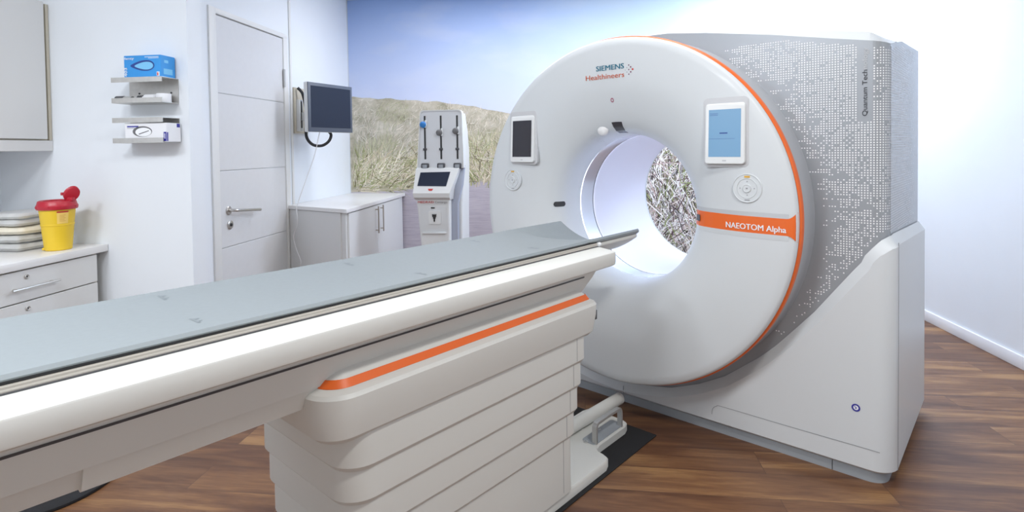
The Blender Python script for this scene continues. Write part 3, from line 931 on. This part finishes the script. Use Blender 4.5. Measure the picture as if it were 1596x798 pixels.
MB().loft(secs).build('table_frame', PLASTIC2, tab, smooth=30)
for sgn in (1, -1):
    a = [(sgn * .214, 1.018), (sgn * .240, 1.018), (sgn * .240, 1.027), (sgn * .236, 1.030), (sgn * .236, 1.034), (sgn * .214, 1.034)]
    MB().loft([[(u_, tv(VL), z_) for u_, z_ in a], [(u_, tv(-.735), z_) for u_, z_ in a]]).build('side_rail', RAIL, tab, smooth=30)
    a = [(sgn * .2405, 1.0185), (sgn * .2445, 1.0185), (sgn * .2445, 1.0215), (sgn * .2405, 1.0215)]
    MB().loft([[(u_, tv(VL), z_) for u_, z_ in a], [(u_, tv(-.74), z_) for u_, z_ in a]]).build('rail_gap', DARKG, tab, smooth=0)
    MB().lathe([(.0005, -.004), (.0075, -.004), (.009, .0), (.009, .014), (.007, .018), (.0005, .018)], (sgn * .238, tv(-.736), 1.028), 'y', 16).build('rail_knob', WPRINT, tab)
    a = [(sgn * .205, 1.0335), (sgn * .233, 1.0335), (sgn * .233, 1.0405), (sgn * .205, 1.0405)]
    MB().loft([[(u_, tv(VL), z_) for u_, z_ in a], [(u_, tv(-.79), z_) for u_, z_ in a]]).build('mattress_gap', BLACK, tab, smooth=0)


def cushion_sec(v, sag, hw, zt, th):
    top = []
    n = 24
    for i in range(n + 1):
        t = -1 + 2 * i / n
        top.append((t * (hw - .006), zt - sag * (1 - t * t)))
    ring_ = [(-hw, zt - .008)] + top + [(hw, zt - .008)]
    bot = [(u_, z_ - th) for u_, z_ in top[::-1]]
    return [(u_, tv(v), z_) for u_, z_ in ring_ + [(hw - .001, zt - th + .004)] + bot + [(-hw + .001, zt - th + .004)]]


cs = []
for v_, sag, th in [(VL, .006, .013), (-2.0, .006, .013), (-1.1, .006, .013), (-.86, .008, .013), (-.80, .014, .014), (-.74, .032, .018), (-.68, .056, .022), (-.62, .074, .022), (-.56, .083, .022), (-.46, .086, .022), (-.40, .086, .022), (-.382, .086, .020), (-.375, .086, .016)]:
    k = 1.0 if v_ < -.385 else (.995 if v_ < -.38 else .975)
    cs.append(cushion_sec(v_, sag, .242 * k, 1.054 if v_ < -.8 else 1.056, th))
MB().loft(cs).build('mattress', CUSH, tab, smooth=40)
# pale carrier shell under the free head end
cs = []
for v_, sag in [(-.78, .03), (-.74, .034), (-.68, .056), (-.62, .074), (-.56, .083), (-.46, .086), (-.40, .086), (-.388, .086)]:
    cs.append(cushion_sec(v_, sag, .239 if v_ < -.395 else .233, 1.0325, .018))
MB().loft(cs).build('head_shell', PLASTIC2, tab, smooth=40)
for u_, v_ in ((-.16, -2.30), (.14, -2.32), (-.15, -1.72), (.17, -1.66), (-.15, -1.10), (.16, -1.08)):
    mk = MB()
    zf = lambda uu: 1.054 - .006 * (1 - (uu / .236) ** 2) + .0007
    def pt(a, b): return (u_ + a, tv(v_ + b), zf(u_ + a))
    # one outline: a slim bar with short teeth
    xs = [-.030 + .006 * k for k in range(11)]
    vs_ = [pt(x, -.003) for x in xs] + [pt(x, .003 + (.012 if k in (2, 3, 7) else .002 if k in (5, 9) else 0)) for k, x in enumerate(xs)]
    mk.add(vs_, [[k, k + 1, 12 + k, 11 + k] for k in range(10)])
    mk.build('mattress_print', CUSHD, tab, smooth=0)

# black rubber mat below the table
o_ = rrect(-.25, .254, -2.30 + 1.5, -.245 + 1.5, .004, 2)
fm = MB().loft([flat(o_, 0.0005), flat(o_, .005)]).build('floor_mat', RUBBER, tag_=('black rubber mat lying on the wooden floor under the table foot', 'floor mat'))
fm.location = GO + TD * VT; fm.rotation_euler = (0, 0, -TH)
# round black foot on the floor behind the table
rp = GO + GD * -1.60 + TD * -2.36
fd = MB().lathe([(.0005, 0), (.285, 0), (.29, .004), (.29, .014), (.28, .02), (.0005, .022)], (0, 0, 0), 'z', 48)
fd = fd.build('round_mat', RUBBER, tag_=('round black mat on the floor behind the left end of the table', 'floor mat'))
fd.location = rp

# ------------------------------------------------------------------ drawer cabinet, worktop, wall cabinet at the left
dc = empty('drawer_cabinet', (XL, 2.4, 0), 0, 'low white drawer cabinet with bar handles under the left worktop', 'cabinet')
XF = .655
b_ = MB(); b_.box(.005, XF - .02, -.42, .392, .08, .905); b_.box(.03, XF - .06, -.42, .392, 0, .08)
b_.build('body', CABE, dc, smooth=0)
b_ = MB(); b_.box(XF - .018, XF + .0, -.40, .378, 0.6, .9)
zs = [(.756, .902), (.604, .750), (.452, .598), (.09, .446)]
for z0, z1 in zs:
    d = MB().box(XF - .02, XF, -.405, .378, z0, z1, .002, 1).build('drawer', CABW, dc)
    hd = MB(); zc2 = z1 - .08
    hd.tube([(XF + .028, -.112, zc2), (XF + .028, .128, zc2)], .006, 10)
    for y_ in (-.085, .10): hd.tube([(XF - .001, y_, zc2), (XF + .028, y_, zc2)], .0045, 8)
    hd.build('handle', CHROME, d)
    lk = MB(); lk.lathe([(.0115, 0), (.0115, .005), (.009, .007), (.006, .004), (.0004, .004)], (XF - .0005, -.020, z1 - .031), 'x', 18)
    lk.box(XF + .003, XF + .005, -.022, -.018, z1 - .035, z1 - .027, mi=1)
    lk.build('drawer_lock', [SILV, BLACK], d)
wt = MB().box(XL + .002, -2.62, 1.75, YG - .002, .911, .950, .003).build('worktop', TOPW, tag_=('white worktop on the drawer cabinet against the partition wall', 'worktop'))
wc = empty('wall_cabinet', (XL, 2.35, 1.47), 0, 'white wall cabinet hanging above the left worktop', 'cabinet')
b_ = MB(); b_.box(.002, .330, -.62, .470, .005, .82); b_.box(.300, .343, .4715, .488, .06, .815)
b_.build('body', CABE, wc, smooth=0)
MB().box(.333, .351, -.62, .455, .066, .822, .002, 1).build('cabinet_door', CABW, wc)
MB().box(.002, .346, -.62, .4895, .0, .058, .002, 1).build('light_pelmet', CABW, wc)

# things on the worktop
sc_ = empty('sharps_container', (-2.742, 2.655, .950), 0.0, 'yellow sharps container with red lid on the left worktop', 'sharps bin')
b_ = MB().lathe([(.0005, 0), (.078, 0), (.084, .004), (.088, .03), (.100, .118), (.103, .120), (.103, .126), (.101, .128), (.113, .205), (.100, .207)], (0, 0, 0), 'z', 40)
b_.lathe([(.010, .004), (.012, .010), (.006, .016)], (-.055, -.066, 0), 'z', 8)
b_.build('bucket', YELLOW, sc_)
l_ = MB().lathe([(.112, .196), (.124, .197), (.128, .203), (.128, .214), (.122, .220), (.116, .236), (.104, .240), (.085, .238), (.083, .226), (.0005, .226)], (0, 0, 0), 'z', 40)
for k in range(8):
    t = k * PI / 4 + .3
    l_.box(-.012, .012, -.006, .006, 0, .006)
    M_ = Matrix.Rotation(t, 4, 'Z'); c_ = M_ @ Vector((.125, 0, .206))
    for i in range(len(l_.v) - 8, len(l_.v)):
        v_ = Vector(l_.v[i]); v_ = Matrix.Rotation(t + PI / 2, 4, 'Z') @ v_; l_.v[i] = tuple(v_ + c_)
l_.build('lid', RED, sc_)
fl_ = MB(); secs = []
for d, r_ in ((-.008, .050), (-.006, .056), (.006, .056), (.010, .050)):
    secs.append([(.100 + r_ * .62 * math.cos(t * PI / 12) * .7 + r_ * .55 * math.sin(t * PI / 12) * .62 + d * .7, .025 + r_ * math.cos(t * PI / 12) * .75, .268 + r_ * .62 * math.sin(t * PI / 12) - d * .6) for t in range(24)])
fl_.loft(secs)
fl_.box(.060, .125, .0, .03, .234, .252, .004)
fl_.box(.040, .058, -.01, .012, .262, .276, .003)
fl_.build('lid_flap', RED, sc_)
la = MB(); a0, a1 = math.radians(-46), math.radians(-8)
secs = []
for z_ in (.130, .182):
    r_ = interp([(.128, .101), (.205, .113)], z_) + .001
    secs.append([(r_ * math.cos(a0 + (a1 - a0) * k / 8), r_ * math.sin(a0 + (a1 - a0) * k / 8), z_) for k in range(9)])
la.loft(secs, (False, False), closed=False)


def lab(aa, bb, za, zb, mi):
    s2 = []
    for z_ in (za, zb):
        r_ = interp([(.128, .101), (.205, .113)], z_) + .0018
        s2.append([(r_ * math.cos(math.radians(aa + (bb - aa) * k / 8)), r_ * math.sin(math.radians(aa + (bb - aa) * k / 8)), z_) for k in range(9)])
    la.loft(s2, (False, False), closed=False, mi=mi)


lab(-46, -8, .183, .189, 1)
for k in range(5): lab(-38, -18 - (k % 2) * 4, .142 + k * .007, .1435 + k * .007, 2)
la.build('warning_label', [YLABEL, RED, mat('brown_print', (.55, .25, .05), .6)], sc_, smooth=0)

for o in sc_.children: o.scale = (.70, .70, 1.09)
LBL = ['creased clear wrapped paper pack at the bottom of the pile left of the yellow bin', 'creased clear wrapped pack lying second from the bottom of the pile', 'cream coloured paper pack in the middle of the pile beside the yellow bin', 'clear wrapped pack lying second from the top of the pile', 'thin clear film pack on top of the pile beside the yellow bin']
for k in range(5):
    pk = MB(); nu, nv = 26, 18; hx, hy = .125 - .004 * k, .125; th = (.036, .036, .036, .032, .030)[k]; z0 = .950 + sum((.036, .036, .036, .032, .030)[:k]) * 1.19 + .0015
    secs = []
    top = []; bot = []
    for j in range(nv + 1):
        for i in range(nu + 1):
            x_, y_ = -1 + 2 * i / nu, -1 + 2 * j / nv
            e = max(0, (1 - x_ ** 10) * (1 - y_ ** 10)) ** .3
            w = noise.noise(Vector((x_ * 2.2 + k * 5, y_ * 3.2, k))) + .5 * noise.noise(Vector((x_ * 6, y_ * 9 + k, 3)))
            hx2 = hx * (1 + .07 * noise.noise(Vector((y_ * 4, k * 3, x_ * .5)))); hy2 = hy * (1 + .07 * noise.noise(Vector((x_ * 4, k * 5 + 2, 1))))
            top.append((x_ * hx2 + .01 * math.sin(3 * y_ + k), y_ * hy2, th * .5 + e * th * (.54 + .10 * min(.8, max(-.8, w)))))
            bot.append((x_ * hx2 + .01 * math.sin(3 * y_ + k), y_ * hy2, th * .5 - e * th * (.48 + .04 * w)))
    fs = []; n1 = nu + 1; off = len(top)
    for j in range(nv):
        for i in range(nu):
            a = j * n1 + i
            fs.append([a, a + 1, a + n1 + 1, a + n1]); fs.append([off + a, off + a + n1, off + a + n1 + 1, off + a + 1])
    pk.add(top + bot, fs)
    o = pk.build('wrapped_pack', PAPER if k == 2 else CLEAR, smooth=60, tag_=(LBL[k], 'wrapped pack', 'wrapped packs beside the sharps bin'))
    o.location = (-2.985 - .006 * (k % 2), 2.685, z0); o.rotation_euler = (0, 0, (-.04, .03, .09, -.05, .02)[k])

# ------------------------------------------------------------------ glove box racks on the partition wall
def rack(z0, z1, label, lipdown):
    t = empty('glove_rack', (-2.30, YG, z0), 0, label, 'wall rack', 'steel glove box racks on the partition wall')
    MB().box(-.16, .132, -.004, -.001, 0, z1 - z0).build('back_plate', STEEL, t, smooth=0)
    s = MB(); s.box(-.16, .132, -.125, -.004, z1 - z0 - .003, z1 - z0); s.box(-.16, .132, -.1265, -.1245, z1 - z0 - .026, z1 - z0)
    s.build('upper_shelf', STEEL, t, smooth=0)
    s = MB(); s.box(-.16, .132, -.125, -.004, 0, .003); s.box(-.16, .132, -.1265, -.1245, 0, .026)
    s.build('lower_shelf', STEEL, t, smooth=0)
    for x_ in (-.10, .09): MB().lathe([(.005, -.0045), (.005, -.0065), (.0005, -.007)], (x_, 0, (z1 - z0) * .45), 'y', 12).build('screw', DARKG, t)
    return t


rack(1.716, 1.850, 'upper steel wall rack with a blue glove box standing on it', True)
rack(1.505, 1.638, 'lower steel wall rack holding the white glove box', True)


def carton(name, label, w, d, hgt, m, loc):
    t = empty(name, loc, 0, label, 'glove box')
    MB().box(-w / 2, w / 2, -d, 0, 0, hgt, .0015, 1).build('carton', m, t)
    return t


gb = carton('blue_glove_box', 'blue printed glove box on top of the upper rack', .212, .105, .114, BLUEBOX, (-2.286, YG - .009, 1.8502))
hp = MB(); o_ = [(.064 * math.cos(k * PI / 16) * (1.0 if math.cos(k * PI / 16) < 0 else 1.15) - .004, .052 + .026 * math.sin(k * PI / 16) + .006 * math.sin(k * PI / 8)) for k in range(32)]
o_ = [(x, z_ + .008) for x, z_ in o_]
hp.add([(x, -.1056, z_) for x, z_ in o_], [list(range(32))], 0)
o2 = [(-.004 + (x + .004) * .78 + .010, .052 + (z_ - .062) * .72 + .008) for x, z_ in o_]
hp.add([(x, -.1062, z_) for x, z_ in o2], [list(range(32))], 1)
hp.build('glove_opening', [BLUEDK, BLUELT], gb, smooth=0)
tx = MB()
text_fit(tx, 'fenty', -.102, -.046, .093, .0125, lambda x, y: (x, -.1058, y), .02)
tx.build('box_lettering', WPRINT, gb, smooth=0)
tx = MB()
text_fit(tx, '403', .004, .050, .0, .016, lambda x, y: (-.088 - y, -.1058, x), .01)
tx.build('box_lettering', WPRINT, gb, smooth=0)
for q in ((.015, .095, .103, .1055), (.035, .095, .097, .099), (.082, .098, .004, .026)):
    MB().box(q[0], q[1], -.1057, -.1052, q[2], q[3]).build('box_print', WPRINT, gb, smooth=0)
MB().box(.084, .091, -.1060, -.1056, .006, .022).build('red_mark', REDPRINT, gb, smooth=0)
MB().box(.1058, .1063, -.085, -.02, .015, .045).build('side_print', BLUELT, gb, smooth=0)
MB().box(.1058, .1063, -.08, -.05, .075, .09).build('side_print', BLUELT, gb, smooth=0)
wb = carton('white_glove_box', 'white glove box with blue corner print inside the lower rack', .238, .108, .100, WHITEC, (-2.276, YG - .009, 1.5088))
hp = MB(); o_ = [(-.018 + .056 * math.cos(k * PI / 16), .056 + .028 * math.sin(k * PI / 16)) for k in range(32)]
hp.add([(x, -.1086, z_) for x, z_ in o_], [list(range(32))], 0)
o2 = [(-.012 + .046 * math.cos(k * PI / 16), .053 + .023 * math.sin(k * PI / 16)) for k in range(32)]
hp.add([(x, -.1092, z_) for x, z_ in o2], [list(range(32))], 1)
hp.add([(x, -.1096, z_) for x, z_ in ((-.04, .044), (.02, .062), (.022, .058), (-.036, .040))], [[0, 1, 2, 3]], 0)
hp.build('glove_opening', [mat('opening_grey', (.16, .16, .17), .7), WPRINT], wb, smooth=0)
MB().box(-.106, -.040, -.1086, -.1082, .079, .086).build('box_print', NAVY, wb, smooth=0); MB().box(-.106, -.032, -.1086, -.1082, .0725, .075).build('box_print', GREYPRINT, wb, smooth=0)
pr_ = MB()
pr_.box(.088, .104, -.1086, -.1082, .004, .022); pr_.box(.104, .1195, -.1086, -.1082, .004, .052)
pr_.box(.1191, .1195, -.104, -.095, .004, .05); MB().box(.1191, .1195, -.03, -.006, .078, .098).build('box_print', NAVY, wb, smooth=0)
pr_.build('box_print', NAVY, wb, smooth=0)
pr_ = MB(); pr_.box(.093, .099, -.1088, -.1084, .009, .016); pr_.box(.109, .1125, -.1088, -.1084, .016, .044)
pr_.build('box_lettering', WPRINT, wb, smooth=0)
# small things lying in the upper rack
b1 = empty('ink_marker', (-2.43, YG - .085, 1.7385), 0, 'dark capped marker lying at the left in the upper rack', 'marker')
MB().tube([(-.035, 0, 0), (.012, 0, 0)], .0185, 14).build('cap', DARKG, b1)
MB().tube([(.0122, 0, 0), (.058, 0, 0)], .0165, 14).build('barrel', SILV, b1)
b2 = empty('plastic_bottle', (-2.315, YG - .06, 1.7425), 0, 'small pale bottle with dark cap lying in the middle of the upper rack', 'bottle')
MB().tube([(-.042, 0, 0), (-.015, 0, 0)], .018, 14).build('cap', DARKG, b2)
MB().tube([(-.0149, 0, 0), (-.005, 0, 0), (.0, 0, 0), (.06, 0, 0), (.066, 0, 0)], .0225, 14, scale=[.6, .7, 1, 1, .6]).build('bottle_body', WHITEC, b2)
b3 = empty('tape_roll', (-2.215, YG - .055, 1.7195), 0, 'white tape roll lying at the right in the upper rack', 'tape roll')
MB().lathe([(.016, 0), (.034, 0), (.036, .003), (.036, .044), (.034, .047), (.016, .047), (.016, 0)], (0, 0, 0), 'z', 28).build('roll', WHITEC, b3)

# ------------------------------------------------------------------ corner cabinet
cc = empty('corner_cabinet', (XD, YB, 0), 0, 'low white corner cabinet with two bar handles below the monitor', 'cabinet')
P0, P1, P2, P3 = (.004, -1.40), (.690, -1.735), (.640, -.04), (.004, -.006)


def poly_prism(mb, P, z0, z1, mi=0): mb.loft([[(x, y, z0) for x, y in P], [(x, y, z1) for x, y in P]], mi=mi)


b_ = MB(); poly_prism(b_, [P0, P1, P2, P3], .06, .915); poly_prism(b_, [(.03, -1.36), (.65, -1.68), (.60, -.06), (.03, -.03)], 0, .06)
b_.build('body', CABW, cc, smooth=0)
A_, B_ = Vector((P1[0], P1[1], 0)), Vector((P2[0], P2[1], 0)); dd = (B_ - A_).normalized(); nn = Vector((-dd.y, dd.x, 0)) * -1


def face_box(mb, s0, s1, z0, z1, o0, o1, mi=0):
    P = [A_ + dd * s0 + nn * o0, A_ + dd * s1 + nn * o0, A_ + dd * s1 + nn * o1, A_ + dd * s0 + nn * o1]
    poly_prism(mb, [(p.x, p.y) for p in P], z0, z1, mi)


for s0, s1, hs in ((.03, .785, .715), (.789, 1.53, .862)):
    b_ = MB(); face_box(b_, s0, s1, .07, .905, .001, .017); d = b_.build('cabinet_door', CABW, cc, smooth=0)
    hb = MB(); p = A_ + dd * hs + nn * .048
    hb.tube([(p.x, p.y, .635), (p.x, p.y, .898)], .0065, 10)
    for z_ in (.665, .868):
        q = A_ + dd * hs + nn * .016; hb.tube([(q.x, q.y, z_), (p.x, p.y, z_)], .005, 8)
    hb.build('handle', mat('handle_bronze_steel', (.42, .37, .31), .3, metal=.9), d)
E_ = (Vector((P1[0], P1[1], 0)) - Vector((P0[0], P0[1], 0))); el = E_.length; ed = E_.normalized(); en = Vector((ed.y, -ed.x, 0))
b_ = MB()
q = [Vector((P0[0], P0[1], 0)) + ed * a + en * o for a, o in ((.012, .001), (el - .055, .001), (el - .055, .013), (.012, .013))]
poly_prism(b_, [(p.x, p.y) for p in q], .06, .912); b_.build('front_panel', CABW, cc, smooth=0)
ct = MB(); Q = [(.003, -1.425), (.715, -1.775), (.665, -.012), (.003, -.005)]
ct.loft([[(x, y, .917) for x, y in Q], [(x, y, .947) for x, y in Q], [(x * .998, y * .999, .950) for x, y in Q]])
o = ct.build('worktop', TOPW, smooth=0, tag_=('white angled worktop on the corner cabinet below the monitor', 'worktop')); o.location = (XD, YB, 0)

# ------------------------------------------------------------------ monitor on its wall arm
arm = empty('monitor_mount', (XD, 5.20, 1.80), 0, 'white wall mount with arm holding the monitor beside the door', 'monitor mount')
MB().box(.0005, .02, -.125, .13, -.18, .255, .004).build('wall_plate', CABE, arm)
MB().box(.02, .055, -.10, -.03, -.16, .14, .004).build('rail', INJW, arm)
MB().box(.045, .057, -.078, -.052, -.13, .125, .002, 1).build('rail_slot', BLACK, arm)
MB().tube([(.075, -.06, -.06), (.075, -.06, .02)], .022, 14).build('pivot', SILV, arm)
MB().tube([(.075, -.06, -.03), (.17, -.07, -.03), (.26, -.085, -.02)], .016, 12).build('arm', SILV, arm)
mon = empty('monitor', (-2.335, 5.085, 1.85), math.atan2(.55, .19), 'flat monitor with dark screen hanging on the wall beside the door', 'monitor')
MB().box(-.285, .285, .004, .05, -.228, .222, .008).build('housing', INJW, mon)
MB().box(-.283, .283, -.004, .006, -.226, .220, .003).build('bezel', MONBZ, mon)
MB().box(-.252, .255, -.0062, -.003, -.185, .190).build('screen', MONSCR, mon, smooth=0)
MB().box(-.08, .10, .05, .072, -.08, .08, .004).build('back_plate', SILV, mon)
cb = MB().tube(smooth_path([(XD + .04, 5.10, 2.05), (XD + .075, 5.12, 2.00), (XD + .085, 5.15, 1.90), (XD + .085, 5.17, 1.80), (XD + .09, 5.15, 1.70), (XD + .11, 5.12, 1.58), (XD + .17, 5.12, 1.51), (XD + .25, 5.14, 1.50), (XD + .31, 5.16, 1.54), (XD + .33, 5.17, 1.60), (XD + .31, 5.15, 1.64), (XD + .30, 5.12, 1.66)], 8), .014, 10)
cb = cb.build('cable', BLACK, arm); cb.location = -arm.location
MB().tube(smooth_path([(-2.43, 5.04, 1.63), (-2.44, 5.02, 1.55), (-2.47, 5.0, 1.40), (-2.53, 4.92, 1.15), (-2.555, 4.845, .99), (-2.56, 4.82, .93), (-2.555, 4.82, .80), (-2.60, 4.83, .68), (-2.575, 4.83, .56), (-2.52, 4.80, .46), (-2.55, 4.81, .36), (-2.54, 4.80, .2), (-2.54, 4.80, .006)], 8), .004, 8).build('power_cord', CORDW, tag_=('thin white cord hanging from the monitor down past the corner cabinet', 'cord'))

# ------------------------------------------------------------------ contrast injector standing by the mural
IY = 5.0
inj = empty('contrast_injector', (-1.30, IY, 0), 0, 'white contrast medium injector with three slider tracks and dark display standing before the mural', 'injector')
# foot and column
ft = MB(); o_ = rrect(-.22, .22, -.16, .44, .06, 6); ft.loft([flat(o_, .05), flat(o_, .09), flat(inset(o_, .03), .12)]); ft.build('foot', INJW, inj)
for x_ in (-.17, .17):
    for y_ in (-.11, .38):
        MB().lathe([(.030, -.012), (.033, -.008), (.033, .008), (.030, .012)], (x_, y_, .033), 'x', 20, cap=(True, True)).build('castor', DARKG, inj)


def isec(z_, xl, xr, y0, y1, r=.025): return [(x, y, z_) for x, y in rrect(xl, xr, y0, y1, r, 4)]


cl = MB(); cl.loft([isec(.11, -.145, .108, .015, .30), isec(.55, -.165, .108, .0, .30), isec(.95, -.198, .113, -.012, .30), isec(1.005, -.205, .115, -.02, .30)])
cl.build('column', INJW, inj)
# side housing seen at the right and the tall back
bk = MB(); bk.loft([isec(.11, .08, .198, .115, .42), isec(.9, .085, .204, .115, .42), isec(1.30, .095, .214, .115, .42), isec(1.42, .11, .218, .115, .40), isec(1.62, .12, .218, .115, .34), isec(1.78, .13, .212, .115, .26)])
bk.build('side_housing', INJW, inj)
sd = MB(); sd.loft([isec(.11, .10, .165, .05, .112, .008), isec(.95, .105, .170, .05, .112, .008), isec(1.12, .11, .215, .03, .112, .008), isec(1.30, .15, .236, .08, .112, .008)])
sd.build('side_strip', INJG, inj)
# console wedge
cn = MB()
prof = [(-.075, 1.02), (-.085, 1.06), (-.005, 1.272), (.02, 1.285), (.10, 1.285), (.10, 1.0), (-.02, .995)]
wid = [(-.205, .125), (-.208, .128), (-.200, .198), (-.198, .202), (-.198, .205), (-.205, .150), (-.205, .115)]
cn.loft([[(w[0], y, z_) for (y, z_), w in zip(prof, wid)], [(w[0] + .004, y, z_) for (y, z_), w in zip(prof, wid)], [(w[1] - .004, y, z_) for (y, z_), w in zip(prof, wid)], [(w[1], y, z_) for (y, z_), w in zip(prof, wid)]])
cons = cn.build('console', INJW, inj, smooth=20)


def on_console(x, t, lift=.002):
    # t: 0 lower edge .. 1 upper edge of the sloped face
    return (x, -.085 + .080 * t - lift * .94, 1.06 + .212 * t + lift * .35)


MB().add([on_console(-.172, .30), on_console(.092, .28), on_console(.122, .88), on_console(-.153, .86)], [[0, 1, 2, 3]]).build('display', MONSCR, cons, smooth=0)
MB().add([on_console(-.073, .18), on_console(-.062, .10), on_console(-.034, .10), on_console(-.023, .18)], [[0, 1, 2, 3]]).build('red_button', REDPRINT, cons, smooth=0)
tx = MB(); text_fit(tx, 'MEDRAD', -.180, -.035, .966, .019, lambda x, y: (x, -.024, y), .01); tx.build('red_lettering', REDPRINT, inj, smooth=0)
tx = MB(); text_fit(tx, 'Centargo', -.022, .090, .966, .019, lambda x, y: (x, -.024, y), .0); tx.build('grey_lettering', GREYPRINT, inj, smooth=0)
# recess with socket and ledge on the column
rcs = MB()
o_ = rrect(-.165, .085, .70, .945, .02, 4); o2 = rrect(-.145, .068, .725, .925, .02, 4)
fy = lambda z_: interp([(.55, 0), (.95, -.012)], z_)
rcs.loft([[(x, fy(z_) - .0015, z_) for x, z_ in o_], [(x, fy(z_) - .005, z_) for x, z_ in o2]], (False, True))
rcs.box(-.150, .075, -.026, .004, .685, .705, .008)
rcs.build('recess', mat('recess_plastic', (.70, .72, .73), .45), inj)
pp = MB(); o_ = rrect(-.085, .028, .775, .895, .014, 4)
pp.loft([[(x, fy(z_) - .004, z_) for x, z_ in o_], [(x, fy(z_) - .013, z_) for x, z_ in o_]], (False, True)); plate = pp.build('socket_plate', INJW, inj)
sk = MB(); sk.box(-.048, -.014, -.034, -.02, .842, .862, .002, 1); sk.box(-.042, -.020, -.030, -.02, .825, .842, .002, 1); sk.tube([(-.031, -.025, .832), (-.031, -.025, .800)], .0065, 10)
for x_ in (-.046, -.031, -.016): sk.box(x_ - .003, x_ + .003, -.034, -.024, .860, .868)
sk.build('connector', BLACK, plate)
MB().box(-.062, -.028, -.0235, -.0135, .918, .928, .001, 1).build('card_slot', BLACK, inj)
# upper panel with three syringe tracks
up_ = MB()
o_ = rrect(-.165, .225, 1.28, 1.805, .03, 6, (.0, .035, .035, .0))


def widen(x, z_): return x + (-.035 if x < 0 else .01) * (1 - min(1, max(0, (z_ - 1.28) / .38)))


up_.loft([[(widen(x, z_), .11, z_) for x, z_ in o_], [(widen(x, z_), .045, z_) for x, z_ in o_], [(widen(x * .985, z_), .040, z_ - .003) for x, z_ in o_]], (True, True))
rim = MB()
oo = [(widen(x, z_), z_) for x, z_ in o_]; oi = [(x * .955 + .001, 1.54 + (z_ - 1.54) * .965) for x, z_ in oo]
up = up_.build('upper_panel', mat('panel_pale_grey', (.76, .79, .82), .4), inj)
rim.loft([[(x, .042, z_) for x, z_ in oo], [(x, .030, z_) for x, z_ in oo], [(x, .030, z_) for x, z_ in oi], [(x, .040, z_) for x, z_ in oi]], (False, False))
rim.build('panel_rim', INJW, up)
for x_, kz, kc in ((-.122, 1.675, BLUEK), (.027, 1.600, KNOBG), (.178, 1.612, KNOBG)):
    t_ = MB(); t_.box(x_ - .008, x_ + .008, .036, .041, 1.36, 1.755, .002, 1); tr = t_.build('track', BLACK, up)
    k_ = MB().lathe([(.0005, -.036), (.020, -.034), (.029, -.026), (.029, -.012), (.012, -.008), (.010, .002)], (x_ - .010, .036, kz), 'y', 20)
    k_.build('knob', kc, tr)
    k_ = MB().box(x_ + .004, x_ + .022, .014, .036, kz - .030, kz + .040, .005); k_.build('slider', INJW, tr)
    k_ = MB().box(x_ - .017, x_ + .017, .024, .037, 1.440, 1.462, .005); k_.build('clip', DARKG, tr)
    k_ = MB(); k_.box(x_ - .036, x_ + .036, .012, .040, 1.270, 1.325, .010); k_.box(x_ - .022, x_ + .022, .006, .014, 1.270, 1.312, .006, mi=1)
    k_.build('syringe_seat', [DARKG, GREYP], up)
